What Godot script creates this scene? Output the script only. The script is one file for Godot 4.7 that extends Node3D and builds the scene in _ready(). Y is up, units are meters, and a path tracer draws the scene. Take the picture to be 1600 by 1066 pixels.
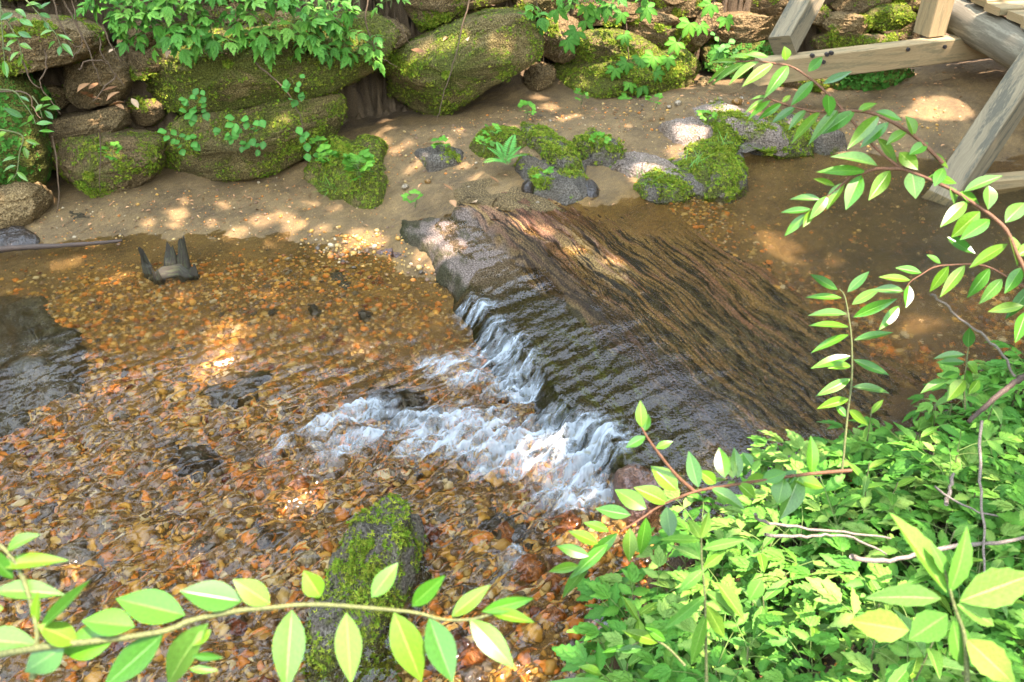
extends Node3D

# A small clear stream falling over a bedrock ledge, a mossy boulder wall behind it,
# a timber footbridge end at the right, and leafy sprays in front. Units are metres.

const SUN := Vector3(0.309,0.928,0.206)
const WALL_X := [-6, -3, -2.1, -1.2, -0.4, 0.8, 2.2, 4, 7]
const WALL_Z := [-3.9, -4.25, -4.5, -4.75, -5.15, -5.62, -5.85, -6.2, -6.6]
const LEDGE_O := Vector2(-0.65, -4.24)
const LEDGE_S := Vector2(0.48, 0.877)
const LEDGE_T := Vector2(0.877, -0.48)
const FLOW := Vector2(-0.86, 0.51)
const UPPER := 0.145

var rng := RandomNumberGenerator.new()
var M := {}
var mesh_of := {}
var taken := {}
# coarse terrain fields
const CX0 := -5.6
const CZ0 := -7.6
const CSTEP := 0.1
const CNX := 124
const CNZ := 102
var field_h := PackedFloat32Array()
var field_c := PackedColorArray()
var n_big: FastNoiseLite
var n_mid: FastNoiseLite
var n_fine: FastNoiseLite
var n_warp: FastNoiseLite
var foam_spots := [[-0.213,-3.337,0.049,0.6],[-0.135,-3.275,0.062,0.9],[-0.077,-3.152,0.06,0.9],[-0.04,-2.989,0.09,1],[0,-2.85,0.094,1],[0.037,-2.743,0.055,1],[-0.261,-2.936,0.096,0.6],[-0.185,-2.858,0.063,0.9],[-0.33,-2.989,0.071,0.6],[-0.555,-2.688,0.09,0.9],[-0.631,-2.619,0.089,0.7],[-0.499,-2.537,0.075,1],[-0.562,-2.473,0.086,0.7],[-0.737,-2.537,0.087,0.45],[-0.658,-2.421,0.073,0.45],[-0.388,-2.619,0.089,0.55],[-0.267,-2.619,0.107,0.8],[-0.144,-2.563,0.117,0.95],[-0.024,-2.508,0.115,1],[0.081,-2.438,0.113,1],[0.159,-2.353,0.1,1],[0.234,-2.288,0.082,1],[0.295,-2.21,0.059,1],[0.233,-2.455,0.097,0.85],[0.335,-2.421,0.079,0.8],[0.41,-2.37,0.05,0.7],[0.109,-2.21,0.075,0.75],[0.186,-2.438,0.085,0.8],[0.229,-2.195,0.069,0.8],[0,-1.94,0.045,0.7],[-0.02,-1.88,0.029,0.5],[-0.858,-2.438,0.085,0.35],[-0.349,-2.455,0.097,0.6],[-0.234,-2.473,0.097,0.7],[-0.091,-2.37,0.095,0.7],[-0.762,-2.304,0.055,0.3],[0.12,-2.563,0.088,0.6],[-0.134,-3.057,0.085,0.5],[-1.102,-2.241,0.081,0.12],[-1.649,-2.619,0.107,0.12],[0.244,-1.683,0.046,0.5],[0.299,-1.671,0.037,0.4],[-0.204,-1.953,0.065,0.2],[0.076,-2.775,0.043,1],[0.042,-2.063,0.077,0.25]]
var sun_spots := [[-0.384,-3.835,0.123],[-0.364,-4.013,0.057],[1.275,-3.803,0.093],[1.231,-3.906,0.05],[1.743,-3.168,0.06],[1.647,-3.129,0.038],[2.527,-5.285,0.192],[2.365,-5.228,0.099],[2.811,-5.425,0.086],[3.04,-5.906,0.067],[-1.782,-4.312,0.041],[-1.803,-4.45,0.028],[-1.763,-4.197,0.03],[-1.345,-4.2,0.06],[-1.227,-4.27,0.047],[-1.141,-4.185,0.054],[-1.42,-4.103,0.046],[-1.204,-4.021,0.052],[-1.226,-3.253,0.103],[-1.224,-3.085,0.093],[-1.239,-2.994,0.076],[-0.728,-2.27,0.059],[-0.749,-2.208,0.036],[0.93,-4.9,0.109],[0.857,-4.715,0.064],[0.65,-4.478,0.068],[0.154,-5.36,0.063],[0.088,-5.527,0.04],[0.219,-5.155,0.038],[-0.798,-4.967,0.033],[-0.793,-5.122,0.023],[-0.863,-5.043,0.023],[-0.718,-4.867,0.026],[-0.957,-5.068,0.019],[-0.229,-4.505,0.034],[-0.615,-4.628,0.028],[-2.144,-3.846,0.038],[-2.208,-3.809,0.031],[-1.882,-3.69,0.043],[-1.926,-3.643,0.024],[0.516,-1.918,0.081],[0.458,-1.866,0.052],[0.405,-1.918,0.04],[0.01,-3.979,0.063],[0.105,-3.896,0.043],[0.257,-3.707,0.036],[0.427,-3.606,0.041],[1.188,-5.176,0.076],[0.526,-3.328,0],[-0.786,-4.03,0.071],[-0.684,-3.989,0.039],[-0.315,-3.357,0],[-1.525,-3.531,0.024],[-0.898,-3.575,0],[0.557,-1.804,0.057],[0.468,-1.693,0.037],[2.423,-5.138,0],[-2.003,-3.085,0.038],[-0.965,-4.33,0.027],[-1.118,-4.403,0.021],[-1.568,-4.403,0.024],[-0.438,-4.9,0.022],[-0.37,-4.996,0.019],[0.294,-5.204,0.03],[0.462,-4.953,0.022],[0.582,-5.051,0.03],[-0.073,-5.045,0.022],[1.371,-5.256,0.031],[1.57,-5.045,0.026],[-0.553,-4.711,0.021],[-0.304,-4.647,0.018],[-0.651,-4.941,0.018],[-2.11,-4.008,0.023],[-1.915,-4.2,0.02],[-1.579,-4.2,0.027],[-0.997,-4.129,0.023],[-1.682,-3.69,0.028],[-1.123,-3.545,0.027],[-0.636,-3.131,0.028],[-1.598,-2.863,0.026],[-1.024,-1.983,0.03],[-1.384,-1.929,0.025],[-0.163,-1.729,0.024],[-1.416,-1.719,0.023],[1.88,-4.821,0.036],[1.507,-3.693,0.027],[2.117,-3.383,0.029],[1.332,-3.633,0],[0.285,-2.093,0.1],[0.095,-2.421,0.08],[0.508,-2.001,0.1],[-0.117,-1.57,0.04],[0.031,-1.513,0.07],[-0.026,-1.499,0.05],[0.624,-2.256,0.07],[0.651,-2.33,0.06],[-0.668,-0.987,0.16],[-0.859,-0.981,0.14],[-0.544,-0.964,0.14],[-0.468,-0.987,0.08],[-1.004,-0.992,0.08],[-0.122,-1.411,0.06],[-0.178,-1.365,0.05],[0.676,-1.994,0.1],[0.665,-2.133,0.06],[0.193,-1.078,0.14],[0.16,-1.096,0.12],[0.011,-1.258,0.06],[0.351,-1.611,0.07],[0.698,-1.972,0.08],[0.886,-1.997,0.08],[0.43,-1.468,0.12],[0.604,-1.55,0.12],[0.163,-1.227,0.1],[0.422,-1.104,0.12],[-0.725,-5.371,0.03],[-0.6,-5.376,0.025],[-0.508,-5.391,0.02],[-0.819,-5.309,0.025],[-0.807,-5.322,0.02],[-0.315,-5.399,0.02],[-0.233,-5.381,0.02],[-2.094,-5.106,0.035],[-2.018,-5.047,0.02],[-1.79,-5.041,0.02],[-1.636,-5.045,0.02],[-1.19,-5.149,0.02],[-1.142,-5.162,0.025],[-1.31,-5.171,0.02],[-1.537,-5.19,0.06],[-1.888,-5.085,0.05],[-2.204,-4.998,0.06],[-2.122,-4.829,0.02],[-2.576,-4.435,0.06],[-2.267,-4.894,0.05],[-2.036,-4.998,0.06],[-1.709,-5.074,0.05],[-1.367,-5.117,0.04],[-1.644,-5.194,0.05],[-2.401,-4.817,0.05],[-1.103,-5.218,0.02],[0.183,-5.947,0.04],[0.733,-5.698,0.03],[0.485,-5.724,0.03],[-2.217,-4.573,0.02],[-1.389,-4.842,0.02],[0.336,-5.951,0.05],[0.994,-6.032,0.04]]
var terrain_points := [[-2.362,-3.903,-0.015,0],
[-1.621,-3.993,-0.01,0],
[-1.946,-3.803,-0.03,0],
[-1.192,-3.96,-0.01,0],
[-0.495,-3.775,0.04,0],
[-0.33,-3.612,0.03,0],
[-0.612,-4.067,0.06,0],
[-0.22,-3.474,0,0],
[-0.457,-3.884,0.05,0],
[-0.282,-3.543,0.02,0],
[-1.531,-3.656,-0.05,1],
[-1.083,-3.715,-0.05,1],
[-0.565,-3.803,-0.03,1],
[-0.766,-3.903,-0.015,1],
[-0.305,-3.64,-0.04,1],
[-1.699,-3.236,-0.09,1],
[-1.254,-3.154,-0.1,1],
[-0.896,-3.167,-0.11,1],
[-1.654,-3.558,-0.06,1],
[-0.534,-3.455,-0.1,1],
[-1.327,-2.911,-0.12,1],
[-1.977,-3.615,-0.06,1],
[-0.326,-3.455,-0.1,1],
[-1.955,-3.01,-0.13,2],
[-1.743,-2.395,-0.13,2],
[-1.437,-2.463,-0.13,2],
[-0.414,-3.062,-0.17,2],
[-0.613,-2.7,-0.18,2],
[-0.783,-2.516,-0.18,2],
[-0.129,-2.738,-0.18,2],
[-0.285,-3.222,-0.15,2],
[0.124,-2.588,-0.18,2],
[0.106,-2.864,-0.15,2],
[-0.056,-3.195,-0.13,2],
[-1.135,-2.256,-0.12,2],
[-2.312,-3.455,-0.1,2],
[-1.515,-2.089,-0.1,3],
[-1.058,-2.005,-0.1,3],
[-0.863,-2.256,-0.12,3],
[-0.729,-1.951,-0.1,3],
[-1.443,-1.736,-0.08,3],
[-1.058,-1.69,-0.08,3],
[-0.769,-1.69,-0.08,3],
[-0.699,-1.553,-0.07,3],
[-0.105,-1.968,-0.12,3],
[0.112,-2.205,-0.13,3],
[-0.155,-1.705,-0.1,3],
[0.121,-1.824,-0.1,3],
[0.331,-1.934,-0.08,3],
[0.183,-1.56,-0.05,3],
[-0.295,-1.56,-0.08,3],
[0.091,-1.533,-0.06,3],
[-1.273,-1.899,-0.1,3],
[0.285,-1.683,-0.04,3],
[-1.219,-4.439,0.04,0],
[-1.554,-4.381,0.03,0],
[-1.686,-4.23,0.012,0],
[-2.07,-4.397,0.06,0],
[-2.341,-4.195,0.03,0],
[-2.502,-3.942,0,0],
[-1.014,-4.251,0.02,0],
[-0.773,-4.214,0.02,0],
[-0.679,-5.046,0.2,0],
[-0.942,-5.276,0.15,0],
[-0.373,-4.996,0.22,0],
[-0.895,-4.905,0.1,0],
[-0.507,-4.764,0.16,0],
[0,-5.252,0.24,0],
[0.221,-4.92,0.25,0],
[0.481,-4.967,0.27,0],
[0.723,-4.802,0.24,0],
[0.888,-4.671,0.2,0],
[1.158,-5.252,0.28,0],
[0.142,-4.671,0.2,0],
[0.553,-4.483,0.17,0],
[-0.068,-4.402,0.17,0],
[-0.342,-4.424,0.16,0],
[1.543,-5.225,0.25,0],
[2.595,-5.172,0.27,0],
[2.758,-4.899,0.22,0],
[2.328,-5.044,0.24,0],
[2.598,-5.595,0.28,0],
[2.17,-4.974,0.17,0],
[1.842,-4.861,0.15,0],
[2.863,-4.744,0.13,0],
[3.013,-5.536,0.3,0],
[-0.548,-4.408,0.13,0],
[-0.682,-4.326,0.05,0],
[-0.711,-4.268,0.03,0],
[0.467,-4.267,0.16,0],
[0.2,-4.278,0.155,1],
[0.426,-4.159,0.14,1],
[0.703,-4.288,0.15,1],
[0.65,-4.107,0.13,1],
[0.563,-3.886,0.12,1],
[0.912,-4.095,0.1,1],
[1.385,-4.435,0.08,0],
[1.771,-4.576,0.09,0],
[1.249,-4.134,0.08,0],
[1.404,-3.834,0.06,0],
[1.753,-3.161,0.03,0],
[1.702,-4.321,0.06,5],
[2.262,-4.455,0.07,5],
[1.984,-4.14,0.04,5],
[2.542,-4.3,0.07,5],
[2.415,-3.752,0,5],
[2.082,-3.692,0,5],
[1.688,-3.718,0.02,5],
[2.286,-4.07,0.04,5],
[1.376,-3.176,0.02,2],
[2.166,-3.205,0,2],
[1.539,-2.842,0,2],
[1.091,-2.619,0.02,2],
[1.274,-2.581,0.02,2],
[0.531,-2.11,0.03,4],
[0.572,-1.971,0.03,4],
[0.382,-1.721,0,4],
[0.563,-1.649,0.12,4],
[0.803,-1.994,0.15,4],
[0.946,-2.262,0.06,4],
[1.185,-2.24,0.14,4],
[1.436,-2.347,0.16,4],
[1.773,-2.559,0.16,4],
[0.861,-1.612,0.3,4],
[1.267,-1.799,0.35,4],
[1.232,-1.442,0.5,4],
[0.832,-1.179,0.5,4],
[0.556,-1.352,0.25,4],
[0.343,-1.45,0.08,4],
[-3.5,-3.2,-0.05,2],
[-4.5,-2.5,-0.05,2],
[-3,-1.8,-0.1,3],
[-2,-0.9,-0.05,3],
[-1,-0.7,0.1,4],
[-3.5,-4.05,0.05,0],
[-4.5,-0.3,0.3,4],
[0,0,0.62,4],
[1,-0.5,0.62,4],
[2,-0.9,0.6,4],
[-1,0.2,0.6,4],
[3,-1.6,0.55,4],
[2.6,-2.4,0.35,4],
[4,-2.6,0.5,4],
[3.4,-3.3,0.05,2],
[5,-3.6,0.1,0],
[3.4,-4.3,0.1,0],
[5,-4.8,0.25,0],
[3.6,-5.2,0.3,0],
[6,-5.6,0.4,0],
[0,-6,0.4,4],
[-2,-5.3,0.2,4],
[3,-6.2,0.35,4],
[-4,-4.6,0.2,4],
[0,2,0.7,4],
[4,1,0.7,4],
[-5,2,0.7,4]]

# ------------------------------------------------------------------ helpers
func noise(sd: int, freq: float, oct := 3) -> FastNoiseLite:
	var n := FastNoiseLite.new()
	n.seed = sd
	n.noise_type = FastNoiseLite.TYPE_SIMPLEX_SMOOTH
	n.frequency = freq
	n.fractal_octaves = oct
	n.fractal_type = FastNoiseLite.FRACTAL_FBM if oct > 1 else FastNoiseLite.FRACTAL_NONE
	return n

func numbered(called: String) -> String:
	if not taken.has(called):
		taken[called] = 0
		return called
	taken[called] += 1
	return "%s_%03d" % [called, taken[called]]

func tag(o: Node3D, label: String, category := "", group := "", kind := "") -> Node3D:
	if label: o.set_meta("label", label)
	if category: o.set_meta("category", category)
	if group: o.set_meta("group", group)
	if kind: o.set_meta("kind", kind)
	return o

func base(called: String, at: Vector3) -> Node3D:
	var o := Node3D.new()
	o.name = numbered(called)
	add_child(o)
	o.position = at
	return o

func put(mesh: Mesh, called: String, mat: Material, parent: Node3D, xf := Transform3D()) -> MeshInstance3D:
	var o := MeshInstance3D.new()
	o.mesh = mesh
	if mat: o.material_override = mat
	o.transform = xf
	if parent == self:
		o.name = numbered(called)
		add_child(o)
	else:
		o.name = called
		parent.add_child(o, true)
	return o

func done(st: SurfaceTool) -> ArrayMesh:
	st.index()
	st.generate_normals()
	return st.commit()

func begin() -> SurfaceTool:
	var st := SurfaceTool.new()
	st.begin(Mesh.PRIMITIVE_TRIANGLES)
	return st

func vec3s(a: Array) -> PackedVector3Array:
	var o := PackedVector3Array()
	for i in range(0, a.size(), 3): o.append(Vector3(a[i], a[i + 1], a[i + 2]))
	return o

func smooth_open(p: PackedVector3Array, per: int) -> PackedVector3Array:
	var o := PackedVector3Array()
	for i in p.size() - 1:
		var a := p[maxi(i - 1, 0)]
		var d := p[mini(i + 2, p.size() - 1)]
		for k in per: o.append(p[i].cubic_interpolate(p[i + 1], a, d, float(k) / per))
	o.append(p[p.size() - 1])
	return o

func smooth_closed(p: PackedVector3Array, count: int) -> PackedVector3Array:
	var o := PackedVector3Array()
	var n := p.size()
	for k in count:
		var f := float(k) / count * n
		var i := int(f)
		o.append(p[i % n].cubic_interpolate(p[(i + 1) % n], p[(i + n - 1) % n], p[(i + 2) % n], f - i))
	return o

func angular(p: PackedVector3Array, count: int) -> PackedVector3Array:
	# a broken outline: straight runs with slightly worn corners
	var o := PackedVector3Array()
	var n := p.size()
	for k in count:
		var f := float(k) / count * n
		var i := int(f)
		var t := clampf((f - i - 0.5) * 1.25 + 0.5, 0.04, 0.96)
		var q := p[i % n].lerp(p[(i + 1) % n], t)
		o.append(q + Vector3(n_fine.get_noise_2d(k * 3.1, q.x * 9.0), 0, n_fine.get_noise_2d(k * 2.3, q.z * 9.0)) * 0.012)
	return o

func tube(st: SurfaceTool, p: PackedVector3Array, r0: float, r1: float, sides := 6, rough := 0.0) -> void:
	var n := p.size()
	var prev := Vector3.ZERO
	var rings := []
	for i in n:
		var t := (p[mini(i + 1, n - 1)] - p[maxi(i - 1, 0)]).normalized()
		var u := prev - t * prev.dot(t) if prev.length() > 0.1 else t.cross(Vector3(0.31, 0.2, 0.93))
		u = u.normalized()
		prev = u
		var w := t.cross(u)
		var r := lerpf(r0, r1, float(i) / maxf(1.0, n - 1))
		var ring := PackedVector3Array()
		for k in sides:
			var a := TAU * k / sides
			var rr := r * (1.0 + rough * n_fine.get_noise_3dv((p[i] + u * cos(a) * r) * 2.0))
			ring.append(p[i] + (u * cos(a) + w * sin(a)) * rr)
		rings.append(ring)
	for i in n - 1:
		for k in sides:
			var k2 := (k + 1) % sides
			var v0 := float(i) / (n - 1)
			var v1 := float(i + 1) / (n - 1)
			var uvs := [Vector2(v0, float(k) / sides), Vector2(v1, float(k) / sides), Vector2(v1, float(k + 1) / sides), Vector2(v0, float(k + 1) / sides)]
			var q := [rings[i][k], rings[i + 1][k], rings[i + 1][k2], rings[i][k2]]
			for j in [0, 2, 1, 0, 3, 2]:
				st.set_uv(uvs[j])
				st.add_vertex(q[j])
	for e in [0, n - 1]:
		for k in range(1, sides - 1):
			for j in [0, k, k + 1]:
				st.set_uv(Vector2(0.5, 0.5))
				st.add_vertex(rings[e][j])

# ------------------------------------------------------------------ materials
func noise_tex(sd: int, freq: float, oct: int, lo: Color, hi: Color, size := 512, mid := Color(0, 0, 0, 0)) -> NoiseTexture2D:
	var t := NoiseTexture2D.new()
	t.width = size
	t.height = size
	t.seamless = true
	t.noise = noise(sd, freq, oct)
	var g := Gradient.new()
	g.set_color(0, lo)
	g.set_color(1, hi)
	g.set_offset(0, 0.2)
	g.set_offset(1, 0.8)
	if mid.a > 0: g.add_point(0.5, mid)
	t.color_ramp = g
	return t

func normal_tex(sd: int, freq: float, oct: int, bump: float, size := 512) -> NoiseTexture2D:
	var t := NoiseTexture2D.new()
	t.width = size
	t.height = size
	t.seamless = true
	t.as_normal_map = true
	t.bump_strength = bump
	t.noise = noise(sd, freq, oct)
	return t

func tinted(called: String, rough: float, tex: Texture2D = null, nrm: Texture2D = null, scale := 1.0, nscale := 1.0, spec := 0.5) -> StandardMaterial3D:
	var m := StandardMaterial3D.new()
	m.resource_name = called
	m.vertex_color_use_as_albedo = true
	m.roughness = rough
	m.metallic_specular = spec
	if tex: m.albedo_texture = tex
	if nrm:
		m.normal_enabled = true
		m.normal_texture = nrm
		m.normal_scale = nscale
	m.uv1_triplanar = true
	m.uv1_world_triplanar = true
	m.uv1_scale = Vector3.ONE * scale
	return m

func leaf_mat(called: String, rough: float, back: Color, spec := 0.5) -> StandardMaterial3D:
	var m := StandardMaterial3D.new()
	m.resource_name = called
	m.vertex_color_use_as_albedo = true
	m.roughness = rough
	m.metallic_specular = spec
	m.backlight_enabled = true
	m.backlight = back
	m.cull_mode = BaseMaterial3D.CULL_DISABLED
	return m

func grain_image(sd: int, dark: Color, light: Color, stain: Color, stain_amount: float) -> ImageTexture:
	var im := Image.create(512, 512, false, Image.FORMAT_RGB8)
	var a := noise(sd, 1.0, 4)
	var b := noise(sd + 1, 1.0, 3)
	for y in 512:
		for x in 512:
			var u := x / 512.0
			var v := y / 512.0
			var w := b.get_noise_2d(u * 3.0, v * 6.0) * 0.6
			var g := a.get_noise_2d(u * 2.5, v * 90.0 + w * 6.0) * 0.5 + 0.5
			var f := a.get_noise_2d(u * 40.0 + 90.0, v * 220.0) * 0.5 + 0.5
			var c := dark.lerp(light, clampf(g * 0.8 + f * 0.35 - 0.05, 0, 1))
			var s := smoothstep(0.05, 0.45, b.get_noise_2d(u * 2.4 + 30.0, v * 16.0 + 11.0) + 0.45 * a.get_noise_2d(u * 30.0, v * 160.0))
			im.set_pixel(x, y, c.lerp(stain, s * stain_amount))
	return ImageTexture.create_from_image(im)

func vein_image() -> ImageTexture:
	var im := Image.create(256, 256, false, Image.FORMAT_RGB8)
	var a := noise(91, 1.0, 3)
	for y in 256:
		for x in 256:
			var u := x / 256.0
			var v := y / 256.0
			var t := absf(v - 0.5) * 2.0
			var ph := u * 9.0 - t * 1.9 + 0.15 * a.get_noise_2d(u * 6.0, v * 6.0)
			var line := 1.0 - smoothstep(0.0, 0.13, absf(ph - roundf(ph)))
			var g := 0.93 + 0.10 * a.get_noise_2d(u * 9.0, v * 9.0) + 0.08 * a.get_noise_2d(u * 40.0, v * 40.0) + 0.13 * line * (1.0 - 0.5 * t)
			var spot := smoothstep(0.42, 0.5, a.get_noise_2d(u * 14.0 + 30.0, v * 14.0))
			var c := Color(g, g, g).lerp(Color(0.85, 0.72, 0.4), spot * 0.55)
			im.set_pixel(x, y, c)
	return ImageTexture.create_from_image(im)

func make_materials() -> void:
	var speck := noise_tex(3, 0.07, 5, Color(0.4, 0.38, 0.35), Color(1, 1, 1), 512)
	var grit := noise_tex(5, 0.16, 4, Color(0.38, 0.35, 0.3), Color(1, 1, 1), 512)
	var rough_n := normal_tex(7, 0.05, 5, 10.0)
	var sand_n := normal_tex(9, 0.16, 3, 6.0)
	M.bed = tinted("wet sand and gravel", 0.7, grit, sand_n, 2.6, 1.5)
	M.rock = tinted("mossy stone", 0.85, speck, rough_n, 2.6, 1.7, 0.35)
	M.wet = tinted("wet stone", 0.32, speck, rough_n, 2.5, 0.8)
	M.ledge = tinted("bedrock", 0.75, speck, rough_n, 3.0, 0.8, 0.25)
	M.pebble = tinted("pebble", 0.45)
	M.moss = leaf_mat("moss", 0.9, Color(0.15, 0.25, 0.05), 0.2)
	M.leathery = leaf_mat("leathery leaf", 0.32, Color(0.22, 0.44, 0.03), 0.45)
	M.thin = leaf_mat("thin leaf", 0.55, Color(0.26, 0.46, 0.05), 0.3)
	M.dead = leaf_mat("dead leaf", 0.7, Color(0.25, 0.15, 0.08), 0.3)
	M.crown = leaf_mat("crown leaf", 0.55, Color(0.35, 0.5, 0.12), 0.4)
	var veins := vein_image()
	M.leathery.albedo_texture = veins
	M.thin.albedo_texture = veins
	for d in [["stem_red", Color(0.25, 0.12, 0.05)], ["stem_green", Color(0.2, 0.24, 0.07)], ["root", Color(0.22, 0.15, 0.08)], ["twig", Color(0.36, 0.31, 0.25)], ["dark_twig", Color(0.13, 0.09, 0.06)], ["bark", Color(0.1, 0.08, 0.06)]]:
		var m := StandardMaterial3D.new()
		m.resource_name = d[0]
		m.albedo_color = d[1].linear_to_srgb()
		m.roughness = 0.75
		m.albedo_texture = speck
		m.uv1_triplanar = true
		m.uv1_scale = Vector3.ONE * 9.0
		M[d[0]] = m
	var wd := [["timber", Color(0.22, 0.16, 0.075), Color(0.40, 0.31, 0.165), Color(0.14, 0.13, 0.07), 0.5], ["weathered", Color(0.12, 0.1, 0.06), Color(0.28, 0.235, 0.14), Color(0.07, 0.07, 0.05), 0.75], ["log", Color(0.09, 0.08, 0.055), Color(0.19, 0.175, 0.12), Color(0.3, 0.29, 0.2), 0.5], ["driftwood", Color(0.02, 0.018, 0.012), Color(0.07, 0.06, 0.04), Color(0.08, 0.09, 0.04), 0.6]]
	var sd := 20
	for d in wd:
		var m := StandardMaterial3D.new()
		m.resource_name = d[0]
		m.albedo_texture = grain_image(sd, d[1].linear_to_srgb(), d[2].linear_to_srgb(), d[3].linear_to_srgb(), d[4])
		m.roughness = 0.8
		m.metallic_specular = 0.35
		m.heightmap_enabled = false
		sd += 5
		M[d[0]] = m
	var iron := StandardMaterial3D.new()
	iron.albedo_color = Color(0.06, 0.055, 0.05).linear_to_srgb()
	iron.roughness = 0.6
	iron.metallic = 0.6
	M.iron = iron
	var w := StandardMaterial3D.new()
	w.resource_name = "clear water"
	w.transparency = BaseMaterial3D.TRANSPARENCY_ALPHA
	w.albedo_color = Color(0.96, 0.91, 0.77, 0.0)
	w.refraction_enabled = true
	w.refraction_scale = 0.033
	w.roughness = 0.05
	w.metallic_specular = 0.5
	w.normal_enabled = true
	w.normal_texture = normal_tex(31, 0.05, 4, 5.0)
	w.normal_scale = 0.35
	w.uv1_triplanar = true
	w.uv1_world_triplanar = true
	w.uv1_scale = Vector3.ONE * 2.2
	M.water = w
	var f := StandardMaterial3D.new()
	f.resource_name = "foam"
	f.transparency = BaseMaterial3D.TRANSPARENCY_ALPHA
	f.vertex_color_use_as_albedo = true
	f.roughness = 0.5
	M.foam = f

# ------------------------------------------------------------------ terrain fields
func wall_z(x: float) -> float:
	for i in WALL_X.size() - 1:
		if x < WALL_X[i + 1]:
			return lerpf(WALL_Z[i], WALL_Z[i + 1], clampf((x - WALL_X[i]) / (WALL_X[i + 1] - WALL_X[i]), 0, 1))
	return WALL_Z[WALL_Z.size() - 1]

func make_fields() -> void:
	# classes: sand, gravel, dark bed, reddish gravel, soil ; colour + how gravelly (alpha)
	var cls := [Color(0.36, 0.245, 0.095, 0.13), Color(0.40, 0.235, 0.05, 1.0), Color(0.30, 0.18, 0.055, 0.75), Color(0.34, 0.2, 0.052, 0.85), Color(0.13, 0.09, 0.048, 0.1), Color(0.17, 0.13, 0.05, 0.12)]
	field_h.resize(CNX * CNZ)
	field_c.resize(CNX * CNZ)
	var px := PackedFloat32Array()
	var pz := PackedFloat32Array()
	var ph := PackedFloat32Array()
	var pc := PackedInt32Array()
	for a in terrain_points:
		px.append(a[0]); pz.append(a[1]); ph.append(a[2]); pc.append(a[3])
	var n := px.size()
	for j in CNZ:
		var z := CZ0 + j * CSTEP
		for i in CNX:
			var x := CX0 + i * CSTEP
			var sw := 0.0
			var sh := 0.0
			var cw := 0.0
			var sc := Color(0, 0, 0, 0)
			for k in n:
				var dx := x - px[k]
				var dz := z - pz[k]
				var d2 := dx * dx + dz * dz + 0.003
				var w := 1.0 / (d2 * sqrt(d2))
				sw += w
				sh += w * ph[k]
				w = 1.0 / (d2 * d2)
				cw += w
				sc += cls[pc[k]] * w
			field_h[j * CNX + i] = sh / sw
			field_c[j * CNX + i] = sc / cw

func spline(t: float) -> Array:
	var t2 := t * t
	var t3 := t2 * t
	return [(1 - 3 * t + 3 * t2 - t3) / 6.0, (4 - 6 * t2 + 3 * t3) / 6.0, (1 + 3 * t + 3 * t2 - 3 * t3) / 6.0, t3 / 6.0]

func ground_low(x: float, z: float) -> float:
	var fx := clampf((x - CX0) / CSTEP, 1.0, CNX - 3.001)
	var fz := clampf((z - CZ0) / CSTEP, 1.0, CNZ - 3.001)
	var i := int(fx)
	var j := int(fz)
	var a := spline(fx - i)
	var b := spline(fz - j)
	var s := 0.0
	for q in 4:
		var o := (j - 1 + q) * CNX + i - 1
		s += b[q] * (a[0] * field_h[o] + a[1] * field_h[o + 1] + a[2] * field_h[o + 2] + a[3] * field_h[o + 3])
	return s

func ground(x: float, z: float) -> float:
	var h := ground_low(x, z)
	var w := wall_z(x)
	var behind := w - 0.46 + 0.10 * n_mid.get_noise_2d(x * 1.5, z * 4.0) + 0.05 * n_fine.get_noise_2d(x, z) - z
	if behind > 0.0:
		h = maxf(h, 0.15) + 1.25 * smoothstep(0.0, 0.3, behind) + 0.4 * maxf(0.0, behind - 0.3)
	h += 0.016 * n_mid.get_noise_2d(x, z) + 0.006 * n_fine.get_noise_2d(x, z)
	return h

func ground_kind(x: float, z: float) -> Color:
	var wx := x + 0.10 * n_warp.get_noise_2d(x, z) + 0.02 * n_fine.get_noise_2d(x, z)
	var wz := z + 0.10 * n_warp.get_noise_2d(x + 40.0, z) + 0.02 * n_fine.get_noise_2d(x, z + 60.0)
	var fx := clampf((wx - CX0) / CSTEP, 0.0, CNX - 1.001)
	var fz := clampf((wz - CZ0) / CSTEP, 0.0, CNZ - 1.001)
	var i := int(fx)
	var j := int(fz)
	var o := j * CNX + i
	return field_c[o].lerp(field_c[o + 1], fx - i).lerp(field_c[o + CNX].lerp(field_c[o + CNX + 1], fx - i), fz - j)

func axis(lo: float, hi: float, step: float, out_lo: float, out_hi: float) -> PackedFloat32Array:
	var a := PackedFloat32Array()
	var d := step
	var x := lo
	while x > out_lo:
		d *= 1.35
		x -= d
		a.append(maxf(x, out_lo))
	a.reverse()
	x = lo
	while x < hi:
		a.append(x)
		x += step
	d = step
	while x < out_hi:
		a.append(x)
		d *= 1.35
		x += d
	a.append(out_hi)
	return a

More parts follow.
